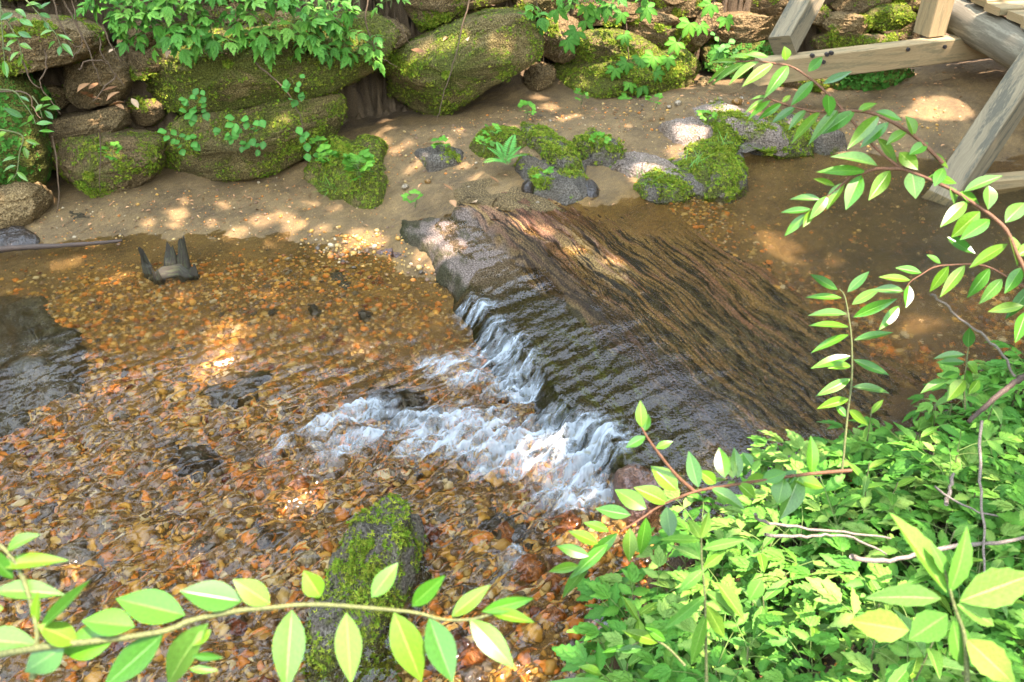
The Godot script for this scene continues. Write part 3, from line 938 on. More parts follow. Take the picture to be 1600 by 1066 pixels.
func build_rocks() -> void:
	var sd := 1
	for d in [
	[[-2.229,0.603,-5.025,-2.154,0.715,-5.045,-1.983,0.781,-5.057,-1.697,0.801,-5.061,-1.415,0.788,-5.059,-1.057,0.84,-5.068,-0.793,0.834,-5.067,-0.668,0.748,-5.051,-0.704,0.613,-5.027,-0.852,0.504,-5.007,-1.095,0.42,-4.992,-1.355,0.378,-4.985,-1.725,0.356,-4.981,-2.023,0.332,-4.976,-2.171,0.367,-4.983,-2.231,0.476,-5.002],0.36,0.75,"long mossy boulder under the hanging leafy plants at upper left",0.03,0,0.55,0,Vector3(0,0.177,0.984)],
	[[-2.032,0.212,-4.843,-1.861,0.325,-4.864,-1.581,0.395,-4.876,-1.255,0.423,-4.881,-1.01,0.437,-4.884,-0.951,0.36,-4.87,-1.02,0.233,-4.847,-1.169,0.125,-4.828,-1.405,0.048,-4.814,-1.742,0.019,-4.809,-1.968,0.048,-4.814,-2.031,0.11,-4.825],0.3,0.6,"mossy boulder with small round-leaved sprigs below the longest left boulder",0.03,0,0.5,0,Vector3(0,0.177,0.984)],
	[[-2.585,0.119,-4.613,-2.511,0.266,-4.639,-2.268,0.321,-4.649,-1.976,0.297,-4.645,-1.944,0.217,-4.63,-2.01,0.076,-4.605,-2.187,0.008,-4.593,-2.433,0.03,-4.597],0.26,0.45,"low brown block with moss on its upper edge at left bank",0.025,1,0.42,0,Vector3(0,0.177,0.984)],
	[[-2.854,0.168,-4.25,-2.582,0.198,-4.255,-2.478,0.158,-4.248,-2.466,0.081,-4.234,-2.549,-0.036,-4.213,-2.684,-0.12,-4.198,-2.937,-0.148,-4.193],0.22,0.12,"tan bare boulder at the left edge beside the dark stick",0.025,2,0.5,0,Vector3(0,0.177,0.984)],
	[[-2.878,0.737,-4.502,-2.624,0.716,-4.498,-2.49,0.597,-4.476,-2.477,0.405,-4.442,-2.506,0.205,-4.406,-2.625,0.103,-4.387,-3.053,0.089,-4.385],0.3,0.95,"dark boulder covered by leafy moss at the left edge",0.03,0,0.5,1,Vector3(0,0.177,0.984)],
	[[-2.898,0.959,-4.697,-2.449,0.929,-4.691,-2.253,0.898,-4.686,-2.168,0.831,-4.673,-2.242,0.731,-4.656,-2.473,0.68,-4.646,-2.979,0.661,-4.643],0.35,0.25,"brown upper boulder behind the hanging sprays in the left corner",0.03,1,0.5,0,Vector3(0,0.177,0.984)],
	[[-0.814,0.478,-5.36,-0.749,0.55,-5.373,-0.57,0.615,-5.385,-0.378,0.693,-5.399,-0.131,0.763,-5.411,0.083,0.749,-5.409,0.159,0.65,-5.391,0.176,0.55,-5.373,0.077,0.456,-5.356,-0.116,0.345,-5.336,-0.313,0.232,-5.316,-0.465,0.145,-5.3,-0.552,0.156,-5.302,-0.681,0.232,-5.316,-0.752,0.293,-5.327,-0.751,0.375,-5.342,-0.787,0.419,-5.35],0.34,0.62,"large tilted slab-like boulder with dead leaves on top, in middle of wall",0.022,0,0.42,0,Vector3(0,0.177,0.984)],
	[[-0.712,0.846,-5.664,-0.629,0.651,-5.629,-0.543,0.622,-5.624,-0.392,0.681,-5.634,-0.148,0.738,-5.645,0.047,0.817,-5.659,0,1.021,-5.696,-0.702,1.021,-5.696],0.3,0.35,"boulder cut by the top edge above the large tilted boulder",0.03,1,0.5,0,Vector3(0,0.177,0.984)],
	[[0.231,0.325,-5.733,0.411,0.364,-5.74,0.657,0.383,-5.743,0.901,0.41,-5.748,1.125,0.434,-5.752,1.219,0.337,-5.735,1.172,0.214,-5.713,1.052,0.154,-5.702,0.626,0.154,-5.702,0.283,0.174,-5.706],0.3,0.8,"wide mossy base boulder behind the five-leaved creeper",0.03,0,0.45,0,Vector3(0,0.177,0.984)],
	[[0.282,0.457,-5.864,0.536,0.534,-5.878,0.828,0.48,-5.868,0.966,0.402,-5.854,0.885,0.363,-5.847,0.628,0.331,-5.842,0.343,0.327,-5.841],0.28,0.7,"mossy boulder stacked on the wide base boulder",0.025,0,0.45,0,Vector3(0,0.177,0.984)],
	[[0.616,0.518,-6.085,0.85,0.518,-6.085,1.107,0.486,-6.08,1.281,0.406,-6.065,1.239,0.341,-6.054,1.031,0.365,-6.058,0.792,0.422,-6.068],0.26,0.4,"brown wedge stone just below the greenish wall stone",0.025,1,0.45,0,Vector3(0,0.177,0.984)],
	[[0.194,0.608,-6.085,0.42,0.643,-6.091,0.84,0.647,-6.092,0.96,0.608,-6.085,0.863,0.546,-6.074,0.509,0.518,-6.069,0.22,0.522,-6.07],0.28,0.35,"long flat stone in the upper course behind the creeper",0.022,1,0.42,0,Vector3(0,0.177,0.984)],
	[[0.956,0.706,-6.317,1.301,0.706,-6.317,1.296,0.571,-6.293,1.249,0.51,-6.282,1.109,0.522,-6.284,1,0.571,-6.293],0.26,0.3,"greenish block cut by the top edge right of the long flat stone",0.022,1,0.42,0,Vector3(0,0.177,0.984)],
	[[0.844,0.571,-6.073,0.927,0.594,-6.077,1.064,0.571,-6.073,1.109,0.531,-6.066,1.018,0.5,-6.06,0.881,0.515,-6.063],0.16,0.3,"small brown wedge between flat stone and greenish block",0.015,1,0.45,0,Vector3(0,0.177,0.984)],
	[[1.272,0.65,-6.017,1.354,0.658,-6.019,1.356,0.557,-6,1.26,0.416,-5.975,1.201,0.408,-5.974,1.167,0.463,-5.984,1.221,0.565,-6.002],0.1,0.1,"narrow tan stone standing aslant in the wall",0.015,2,0.5,0,Vector3(0,0.177,0.984)],
	[[1.338,0.484,-6.177,1.461,0.556,-6.19,1.72,0.54,-6.188,1.883,0.484,-6.177,1.876,0.403,-6.163,1.652,0.382,-6.159,1.373,0.395,-6.161],0.26,0.15,"broad tan block left of the slanting timber brace",0.022,2,0.42,0,Vector3(0,0.177,0.984)],
	[[1.502,0.591,-6.379,1.751,0.639,-6.388,1.955,0.615,-6.383,1.916,0.518,-6.366,1.613,0.497,-6.362],0.25,0.3,"flat brown stone above the broad tan block",0.02,1,0.45,0,Vector3(0,0.177,0.984)],
	[[1.452,0.606,-6.405,1.403,0.569,-6.398,1.53,0.706,-6.423,1.133,0.746,-6.43,1.318,0.634,-6.41],0.2,0.2,"small tan cap stone at the top edge above the slanted narrow stone",0.015,2,0.5,0,Vector3(0,0.177,0.984)],
	[[2.088,0.496,-6.164,2.187,0.552,-6.174,2.34,0.536,-6.171,2.423,0.472,-6.16,2.358,0.423,-6.151,2.165,0.415,-6.15],0.2,0.2,"rounded ochre stone between brace and upright post",0.02,2,0.5,0,Vector3(0,0.177,0.984)],
	[[2.393,0.529,-6.198,2.491,0.584,-6.208,2.638,0.6,-6.211,2.69,0.529,-6.198,2.62,0.464,-6.186,2.453,0.456,-6.185],0.18,0.85,"bright green mossy stone touching the upright post",0.02,0,0.5,0,Vector3(0,0.177,0.984)],
	[[2.206,0.562,-6.392,2.33,0.611,-6.401,2.573,0.603,-6.399,2.616,0.538,-6.388,2.479,0.513,-6.383,2.266,0.513,-6.383],0.18,0.3,"dark flat stone above the ochre stone by the post",0.02,1,0.5,0,Vector3(0,0.177,0.984)],
	[[1.976,0.523,-6.25,2.054,0.587,-6.261,2.148,0.563,-6.257,2.159,0.491,-6.244,2.058,0.466,-6.239],0.14,0.3,"small brown stone right of the slanting brace",0.015,1,0.5,0,Vector3(0,0.177,0.984)],
	[[2.06,0.417,-6.085,2.269,0.449,-6.091,2.572,0.433,-6.088,2.668,0.377,-6.078,2.421,0.311,-6.066,2.117,0.32,-6.068],0.22,0.4,"stone half hidden behind the horizontal beam",0.02,1,0.45,0,Vector3(0,0.177,0.984)],
	[[2.072,0.268,-5.729,2.134,0.346,-5.743,2.335,0.374,-5.748,2.532,0.335,-5.741,2.629,0.236,-5.723,2.557,0.156,-5.709,2.302,0.132,-5.705,2.113,0.16,-5.71],0.24,0.95,"cushion-mossed boulder under the horizontal beam",0.03,0,0.5,1,Vector3(0,0.177,0.984)],
	[[1.731,0.255,-5.818,1.842,0.302,-5.827,2.05,0.31,-5.828,2.155,0.23,-5.814,2.154,0.125,-5.795,1.964,0.092,-5.789,1.774,0.117,-5.794],0.22,0.6,"mossy boulder under the brace foot",0.025,1,0.5,0,Vector3(0,0.177,0.984)],
	[[2.686,0.28,-6.084,2.777,0.305,-6.088,2.961,0.296,-6.087,3.009,0.23,-6.075,2.934,0.172,-6.065,2.759,0.172,-6.065],0.18,0.8,"small mossy boulder beneath the post end of the beam",0.02,0,0.5,0,Vector3(0,0.177,0.984)],
	[[1.222,0.201,-5.8,1.26,0.241,-5.808,1.32,0.233,-5.806,1.334,0.169,-5.795,1.287,0.136,-5.789,1.234,0.152,-5.792],0.08,0.1,"small tan filler stone at the right end of the base boulder",0.01,2,0.5,0,Vector3(0,0.177,0.984)],
	[[0.082,0.326,-5.679,0.171,0.388,-5.691,0.269,0.357,-5.685,0.271,0.263,-5.668,0.165,0.224,-5.661,0.09,0.255,-5.667],0.16,0.1,"little brown stone tucked behind the tilted boulder's right end",0.015,1,0.5,0,Vector3(0,0.177,0.984)],
	[[1.299,0.33,-6.091,1.466,0.387,-6.101,1.769,0.378,-6.1,1.811,0.256,-6.078,1.661,0.198,-6.067,1.353,0.214,-6.07],0.22,0.7,"mossy stone behind the reaching branch tips",0.02,0,0.5,1,Vector3(0,0.177,0.984)],
	[[-2.979,0.319,-4.745,-2.398,0.388,-4.758,-2.18,0.422,-4.764,-2.181,0.302,-4.742,-2.428,0.243,-4.731,-2.935,0.214,-4.726],0.25,0.1,"soil-stained brown stone behind the low brown block",0.03,1,0.5,0,Vector3(0,0.177,0.984)],
	[[0.17,0.57,-5.78,0.274,0.645,-5.794,0.424,0.608,-5.787,0.456,0.486,-5.765,0.362,0.371,-5.745,0.213,0.409,-5.751],0.2,0.3,"brown stone between the tilted boulder and the creeper boulders",0.02,1,0.45,0,Vector3(0,0.177,0.984)],
	[[0,0.795,-5.875,0.185,0.781,-5.873,0.291,0.721,-5.862,0.244,0.624,-5.844,0.106,0.646,-5.849,0,0.706,-5.859],0.2,0.3,"olive stone above the right end of the tilted boulder",0.02,0,0.45,0,Vector3(0,0.177,0.984)],
	[[-0.771,0.723,-5.423,-0.674,0.695,-5.418,-0.609,0.631,-5.407,-0.673,0.573,-5.397,-0.781,0.552,-5.393,-0.836,0.645,-5.409],0.18,0.1,"small brown stone in the gap left of the tilted boulder",0.02,1,0.5,0,Vector3(0,0.177,0.984)],
	[[-2.38,0.751,-4.898,-2.202,0.725,-4.893,-2.133,0.593,-4.87,-2.198,0.43,-4.84,-2.382,0.403,-4.835,-2.437,0.58,-4.867],0.2,0.15,"earthy brown stone at the back of the left hollow",0.03,1,0.5,0,Vector3(0,0.177,0.984)]
]:
		boulder(d, sd)
		sd += 1
	for d in [
	[[0.576,-4.283,0.736,-4.606,0.918,-4.836,1.159,-5.205,1.505,-5.331,1.846,-5.025,1.711,-4.781,1.456,-4.781,1.333,-4.818,1.249,-4.329,1.12,-4.193,0.877,-4.238,0.713,-4.149],0.065,0.05,0.4,"broad low rock shelf carrying moss patches at the pool edge","rock_shelf",5,0.016,0.2,"rock"],
	[[-0.372,-4.35,-0.169,-4.595,0,-4.429,0.173,-4.258,0.337,-4.053,0.159,-4.011,-0.098,-4.124,-0.28,-4.198],0.07,0.008,0.1,"thin brownish shelf joining the ledge to the far sand","rock_shelf",1,0.014,0.25,"rock"],
	[[-0.049,-4.572,0.036,-4.782,0.216,-4.931,0.397,-5.027,0.596,-4.856,0.677,-4.658,0.56,-4.555,0.413,-4.555,0.4,-4.177,0.26,-4.119,0.093,-4.252],0.08,0.03,0.3,"low cracked shelf around the grey slab and the fern","rock_shelf",5,0.014,0.2,"rock"],
	[[0.939,-4.734,1.066,-4.955,1.258,-5.122,1.364,-4.898,1.26,-4.681,1.239,-4.35,1.16,-4.227,1.003,-4.205,0.907,-4.35],0.07,0.085,0.75,"thick mossy rock at the edge of the upper pool","mossy_rock",5,0.02,0.25,"rock"],
	[[0.621,-4.334,0.742,-4.544,0.89,-4.462,0.978,-4.288,0.901,-4.183,0.745,-4.146,0.663,-4.227],0.07,0.06,0.7,"low mossy slab left of the thick mossy pool-edge rock","mossy_rock",5,0.012,0.28,"rock"],
	[[0.591,-4.527,0.718,-4.718,0.855,-4.527,0.937,-4.349,0.836,-4.302,0.705,-4.38],0.1,0.035,0,"thin pinkish flagstone above the low mossy slab","flagstone",4,0.006,0.3,"rock"],
	[[0.46,-4.642,0.664,-4.73,0.849,-4.642,0.943,-4.455,0.841,-4.343,0.682,-4.423,0.519,-4.505],0.11,0.03,0.12,"cracked grey-pink bedrock plate on the far sand","flagstone",4,0.01,0.22,"rock"],
	[[0.827,-5.035,1.069,-5.137,1.225,-4.957,1.077,-4.749,0.903,-4.786],0.14,0.04,0.1,"pinkish bedrock plate below the long pale flagstone","flagstone",4,0.01,0.22,"rock"],
	[[1.472,-5.225,1.688,-5.163,1.859,-4.962,1.93,-4.829,1.768,-4.773,1.599,-4.962],0.13,0.05,0.3,"grey bedrock plate behind the dark mossy pool-edge rock","flagstone",5,0.01,0.22,"rock"],
	[[-0.58,-4.777,-0.404,-4.851,-0.254,-4.777,-0.275,-4.601,-0.462,-4.567],0.09,0.03,0.2,"low grey plate in the sand below the tilted boulder","flagstone",5,0.01,0.25,"rock"],
	[[0.318,-4.779,0.445,-4.938,0.578,-4.779,0.651,-4.584,0.567,-4.508,0.421,-4.593,0.33,-4.662],0.12,0.08,0.65,"small mossy lump on the far sand beside the grey slab","mossy_rock",5,0.015,0.28,"rock"],
	[[0.023,-5.071,0.186,-4.934,0.374,-4.624,0.385,-4.472,0.279,-4.415,0.175,-4.59,0.055,-4.821],0.11,0.09,0.65,"tapering mossy rock between the fern and the small mossy lump","mossy_rock",5,0.015,0.28,"rock"],
	[[-0.014,-4.595,0.051,-4.752,0.217,-4.544,0.336,-4.303,0.387,-4.175,0.275,-4.161,0.134,-4.28,0.014,-4.462],0.07,0.07,0.2,"grey wet slab pointing at the ledge, right of the fern","slab",5,0.01,0.35,"rock"],
	[[0.341,-4.387,0.429,-4.427,0.478,-4.309,0.447,-4.218,0.371,-4.218],0.06,0.05,0,"small black wet stone at the tip of the grey slab","stone",3,0.01,0.45,"rock"],
	[[0.041,-4.35,0.088,-4.382,0.128,-4.303,0.1,-4.243,0.047,-4.258],0.07,0.045,0,"small wet brown stone beside the grey slab","stone",3,0.008,0.45,"rock"],
	[[1.005,-5.231,1.229,-5.406,1.44,-5.105,1.619,-4.83,1.518,-4.719,1.282,-4.887,1.081,-5.044],0.16,0.05,0.25,"long pale flagstone on the far sand near the wall","flagstone",4,0.008,0.3,"rock"],
	[[1.368,-5.067,1.626,-5.188,1.84,-4.988,1.725,-4.764,1.499,-4.746,1.364,-4.837],0.08,0.09,0.75,"dark mossy rock under the reaching branch at pool edge","mossy_rock",5,0.015,0.28,"rock"],
	[[1.092,-5.147,1.271,-4.987,1.309,-4.816,1.197,-4.797,1.074,-4.929],0.12,0.05,0.85,"mossy edge stone below the long pale flagstone","mossy_rock",5,0.012,0.28,"rock"],
	[[-1.221,-4.819,-1.06,-4.965,-0.764,-5.021,-0.651,-4.819,-0.665,-4.356,-0.815,-4.295,-1.045,-4.449,-1.183,-4.62],-0.03,0.16,0.8,"dark mossy hump behind the bright herb and grass tuft","mossy_rock",0,0.03,0.5,"rock"],
	[[-0.263,-4.834,-0.149,-4.987,0.045,-5.007,0.131,-4.834,0.021,-4.671,-0.142,-4.671],0.12,0.06,0.8,"mossy lip of the sand terrace left of the fern","mossy_rock",0,0.015,0.45,"rock"],
	[[-0.871,-3.975,-0.78,-4.131,-0.635,-4.174,-0.452,-4.062,-0.273,-3.752,-0.391,-3.68,-0.59,-3.826,-0.739,-3.903],-0.08,0.012,0,"reddish-brown flat rock at the waterline beside the ledge","slab",6,0.008,0.3,"rock"],
	[[-0.962,-3.795,-0.904,-3.92,-0.791,-3.857,-0.665,-3.618,-0.668,-3.479,-0.804,-3.49,-0.91,-3.589],-0.16,0.05,0,"dark olive stone under clear water among yellow gravel","stone",7,0.012,1,"rock"],
	[[-0.99,-3.521,-0.928,-3.594,-0.826,-3.44,-0.84,-3.311,-0.925,-3.336],-0.17,0.05,0,"brown stone under water touching the dark olive stone","stone",3,0.01,1,"rock"],
	[[-0.767,-3.429,-0.685,-3.482,-0.575,-3.429,-0.606,-3.325,-0.705,-3.31],-0.18,0.05,0,"small black stone under water right of the brown one","stone",3,0.01,1,"rock"],
	[[-1.179,-3.429,-1.074,-3.488,-0.988,-3.445,-1.045,-3.351,-1.147,-3.351],-0.18,0.04,0,"flat dark stone under water on the yellow gravel","stone",3,0.01,1,"rock"],
	[[-2.693,-3.713,-2.446,-3.79,-2.118,-3.684,-1.861,-3.409,-1.677,-3.023,-1.647,-2.692,-1.796,-2.508,-2.069,-2.474],-0.22,0.13,0,"large dark submerged rock at the left edge with pale lichen spot","boulder",7,0.03,1,"rock"],
	[[-1.327,-2.794,-1.253,-3.005,-1.057,-3.104,-0.91,-3.058,-0.95,-2.855,-1.073,-2.715,-1.216,-2.677],-0.24,0.12,0,"dark rounded rock just under the ripples left of the foam","boulder",7,0.02,1.1,"rock"],
	[[0.335,-2.296,0.423,-2.335,0.539,-2.271,0.574,-2.178,0.511,-2.068,0.392,-2.056,0.336,-2.134],-0.12,0.13,0,"purplish wet rock below the fall behind the leafy branch","boulder",6,0.02,0.45,"rock"],
	[[0.501,-2.016,0.611,-2.044,0.699,-1.962,0.634,-1.833,0.517,-1.846],-0.1,0.1,0,"wet brown rock at the shore under the leafy shoots","boulder",6,0.02,0.45,"rock"],
	[[-0.31,-1.69,-0.217,-1.747,-0.117,-1.713,-0.075,-1.58,-0.183,-1.518,-0.297,-1.559],-0.19,0.07,0,"red-brown stone under the hanging leaf tips at the bottom","stone",8,0.015,0.45,"rock"],
	[[-1.591,-2.05,-1.454,-2.084,-1.27,-2.056,-1.257,-1.955,-1.414,-1.929,-1.535,-1.968],-0.2,0.075,0,"pale olive stone under ripples at lower left","stone",5,0.015,1,"rock"],
	[[-2.86,-4.272,-2.633,-4.221,-2.404,-4.081,-2.379,-3.946,-2.675,-3.895],-0.09,0.05,0,"dark wet stone beneath the long stick at the left edge","stone",3,0.012,0.45,"rock"],
	[[-2.557,-4.365,-2.351,-4.457,-2.021,-4.365,-1.937,-4.217,-2.091,-4.131,-2.362,-4.145],-0.08,0.03,0.1,"flat dark stone awash on the sandy left margin","stone",7,0.01,0.35,"rock"],
	[[0.084,-1.983,0.169,-2.002,0.261,-1.969,0.237,-1.911,0.133,-1.904],-0.17,0.07,0,"dark red flat stone at the foot of the riffle","stone",8,0.012,0.45,"rock"],
	[[-0.227,-2.233,-0.046,-2.295,0.135,-2.202,0.175,-2.085,0,-2.03,-0.175,-2.085],-0.24,0.1,0,"brown submerged rock in the riffle right of the mossy stream rock","boulder",3,0.03,1,"rock"],
	[[-0.639,-2.888,-0.434,-2.974,-0.29,-2.847,-0.382,-2.688,-0.56,-2.688],-0.25,0.1,0,"dark submerged rock splitting the two foam patches","boulder",3,0.03,1,"rock"],
	[[-1.352,-2.555,-1.175,-2.628,-1.023,-2.519,-1.061,-2.382,-1.244,-2.366],-0.23,0.09,0,"dark submerged rock in the lower left ripples","boulder",3,0.02,1,"rock"]
]:
		mound(d[0], d[1], d[2], d[3], d[4], d[5], d[6], d[7], d[8], d[9], sd, d[3] < 0.1)
		sd += 1
	var stones := 0
	while stones < 84:
		var x := rng.randf_range(-3.0, 3.2)
		var y := rng.randf_range(0.22, 1.35)
		var c := Vector3(x, y, wall_z(x) - 0.48 - 0.06 * y)
		var a := rng.randf_range(0.1, 0.2)
		var b := rng.randf_range(0.06, 0.12)
		var ring := []
		for k in 9:
			var f := TAU * k / 9.0
			var q := c + Vector3(cos(f) * a, sin(f) * b, 0) * rng.randf_range(0.85, 1.15)
			ring.append_array([q.x, q.y, q.z])
		boulder([ring, 0.12, 0.3, "brown stone wedged deep in a gap of the boulder wall", 0.02, [1, 0, 1, 2][stones % 4], 0.45, 0, Vector3(0, 0.18, 0.98)], sd, "wall_stone", "stones wedged in the wall")
		stones += 1
		sd += 1
	mound([-0.58,-1.923,-0.505,-2.076,-0.408,-2.194,-0.355,-2.268,-0.325,-2.14,-0.277,-2.067,-0.271,-1.892,-0.301,-1.698,-0.356,-1.525,-0.452,-1.449,-0.58,-1.484,-0.619,-1.609,-0.615,-1.768], -0.12, 0.17, 0.55, "tall pointed mossy rock standing in the stream near the bottom", "mossy_rock", 5, 0.045, 0.8, "rock", 77, false, Vector2(0.13, -0.2), 0.12)

# ------------------------------------------------------------------ pebbles
func pebble_mesh(i: int) -> ArrayMesh:
	var key := "pebble%d" % i
	if mesh_of.has(key): return mesh_of[key]
	var st := begin()
	var n := noise(300 + i, 0.9, 2)
	var rows := 5
	var cols := 8
	var g := []
	for r in rows + 1:
		var row := []
		for c in cols:
			var a := PI * r / rows
			var b := TAU * c / cols
			var p := Vector3(sin(a) * cos(b), cos(a), sin(a) * sin(b))
			p *= 1.0 + 0.3 * n.get_noise_3dv(p * 1.3)
			row.append(p * Vector3(1.0, 0.62, 0.78))
		g.append(row)
	for r in rows:
		for c in cols:
			var c2 := (c + 1) % cols
			for p in [g[r][c], g[r][c2], g[r + 1][c], g[r][c2], g[r + 1][c2], g[r + 1][c]]:
				st.set_color(Color.WHITE)
				st.add_vertex(p)
	mesh_of[key] = done(st)
	return mesh_of[key]

func pebble_color(k: Color) -> Color:
	var r := rng.randf()
	var c := Color(0.44, 0.25, 0.05)
	if r < 0.25: c = Color(0.48, 0.17, 0.02)
	elif r < 0.42: c = Color(0.42, 0.29, 0.10)
	elif r < 0.48: c = Color(0.42, 0.34, 0.2)
	elif r < 0.56: c = Color(0.1, 0.075, 0.045)
	elif r < 0.76: c = Color(0.17, 0.10, 0.05)
	var g := rng.randf_range(0.7, 1.25)
	return Color(c.r * g, c.g * g, c.b * g)

func surface_at(x: float, z: float) -> float:
	var h := ground(x, z)
	var q := ledge_st(x, z)
	if q.x > -0.2 and q.x < 2.7 and q.y > -0.1 and q.y < 1.5: h = maxf(h, ledge_height(q.x, q.y))
	return h

func build_pebbles() -> void:
	var list := []
	var tries := 0
	while list.size() < 30000 and tries < 200000:
		tries += 1
		var x := rng.randf_range(-2.75, 2.6)
		var z := rng.randf_range(-5.4, -1.2)
		var k := ground_kind(x, z)
		if rng.randf() > k.a: continue
		var q := ledge_st(x, z)
		if q.x > 0.0 and q.x < 2.6 and q.y > -0.02 and q.y < 1.2: continue
		if z < wall_z(x): continue
		list.append(Vector3(x, ground(x, z), z))
	for part in 3:
		var mm := MultiMesh.new()
		mm.transform_format = MultiMesh.TRANSFORM_3D
		mm.use_colors = true
		mm.mesh = pebble_mesh(part)
		var n := list.size() / 3
		mm.instance_count = n
		for i in n:
			var p: Vector3 = list[part * n + i]
			var k := ground_kind(p.x, p.z)
			var near := smoothstep(-4.0, -1.8, p.z)
			var s := rng.randf_range(0.004, 0.009) * (1.0 + 0.5 * near) * (2.1 if rng.randf() < 0.14 else 1.0)
			if k.a < 0.2: s *= 0.6
			mm.set_instance_transform(i, Transform3D(Basis.from_euler(Vector3(rng.randf_range(-0.4, 0.4), rng.randf() * TAU, rng.randf_range(-0.4, 0.4))).scaled_local(Vector3.ONE * s), p + Vector3(0, s * 0.25, 0)))
			mm.set_instance_color(i, pebble_color(k))
		var o := MultiMeshInstance3D.new()
		o.name = numbered("gravel")
		o.multimesh = mm
		o.material_override = M.pebble
		add_child(o)
		tag(o, "mixed ochre and brown gravel on the stream bed", "gravel", "gravel of the stream bed", "stuff")
	var bits := MultiMesh.new()
	bits.transform_format = MultiMesh.TRANSFORM_3D
	bits.use_colors = true
	bits.mesh = leaf_mesh("dead", 1)
	bits.instance_count = 1500
	for i in 1500:
		var x := rng.randf_range(-2.8, 3.0)
		var z := wall_z(x) + 0.12 + absf(rng.randfn(0.0, 0.28))
		if rng.randf() < 0.25: z = rng.randf_range(-5.2, -4.1)
		var s := rng.randf_range(0.008, 0.03)
		bits.set_instance_transform(i, Transform3D(Basis.from_euler(Vector3(rng.randf_range(-0.4, 0.4), rng.randf() * TAU, rng.randf_range(-0.4, 0.4))).scaled_local(Vector3(s, s, s * rng.randf_range(0.2, 1.0))), Vector3(x, surface_at(x, z) + 0.003, z)))
		var g := rng.randf_range(0.3, 1.6)
		bits.set_instance_color(i, Color(g, g, g))
	var bo := MultiMeshInstance3D.new()
	bo.name = "leaf_litter"
	bo.multimesh = bits
	bo.material_override = M.dead
	add_child(bo)
	tag(bo, "scattered leaf crumbs and bark bits on the far sand", "leaf litter", "", "stuff")
	# larger pebbles one can tell apart
	var kinds := [["orange pebble lying on the stream bed", Color(0.42, 0.14, 0.02)], ["yellow ochre pebble lying on the stream bed", Color(0.4, 0.22, 0.05)], ["dark brown pebble lying on the stream bed", Color(0.13, 0.09, 0.055)], ["pale cream pebble lying on the stream bed", Color(0.46, 0.38, 0.24)], ["rusty red pebble lying on the stream bed", Color(0.26, 0.07, 0.025)]]
	var mats := []
	for k in kinds:
		var m: StandardMaterial3D = M.wet.duplicate()
		m.vertex_color_use_as_albedo = false
		m.albedo_color = k[1].linear_to_srgb()
		m.roughness = 0.4
		mats.append(m)
	var made := 0
	while made < 290:
		var x := rng.randf_range(-2.4, 0.5)
		var z := rng.randf_range(-3.9, -1.35)
		var k := ground_kind(x, z)
		var q := ledge_st(x, z)
		if q.y > -0.12 or rng.randf() > k.a: continue
		var t := [0, 0, 1, 1, 2, 3, 4, 4, 2, 0][rng.randi() % 10] as int
		var s := rng.randf_range(0.011, 0.02) * (1.0 + 0.7 * smoothstep(-3.2, -1.7, z)) * (rng.randf_range(1.2, 2.0) if z > -2.6 and rng.randf() < 0.5 else 1.0)
		var xf := Transform3D(Basis.from_euler(Vector3(rng.randf_range(-0.3, 0.3), rng.randf() * TAU, rng.randf_range(-0.3, 0.3))).scaled_local(Vector3.ONE * s), Vector3(x, ground(x, z) + s * 0.35, z))
		var o := put(pebble_mesh(made % 4), "pebble", mats[t], self, xf)
		var kind: String = kinds[t][0].split(" lying")[0]
		var zone := "in the clear yellow gravel below the stump" if z < -2.9 else ("under the ripples near the mossy stream rock" if z > -2.2 else "under the riffle left of the foam")
		tag(o, kind + " " + zone, "pebble", kind + "s " + zone)
		made += 1
	for a in [[-0.229,0.18,-4.333,0.018],[-0.452,0.17,-4.434,0.02],[-0.574,0.16,-4.408,0.024],[0.131,0.15,-4.153,0.016],[0.687,0.3,-5.197,0.012],[1.007,0.28,-5.274,0.03],[0.949,0.28,-5.252,0.02],[1.368,0.26,-5.285,0.035],[1.271,0.27,-5.334,0.02],[1.425,0.27,-5.413,0.018],[0.89,0.26,-5.115,0.016],[1.26,0.22,-4.947,0.014],[0.225,0.24,-5.044,0.012]]:
		var o := put(pebble_mesh(made % 4), "pebble", mats[3] if made % 3 else mats[1], self, Transform3D(Basis(Vector3.UP, made * 1.1).scaled_local(Vector3.ONE * a[3]), Vector3(a[0], ground(a[0], a[2]) + a[3] * 0.4, a[2])))
		tag(o, "cream to ochre pebble on the dry far sand", "pebble", "pebbles on the far sand")
		made += 1

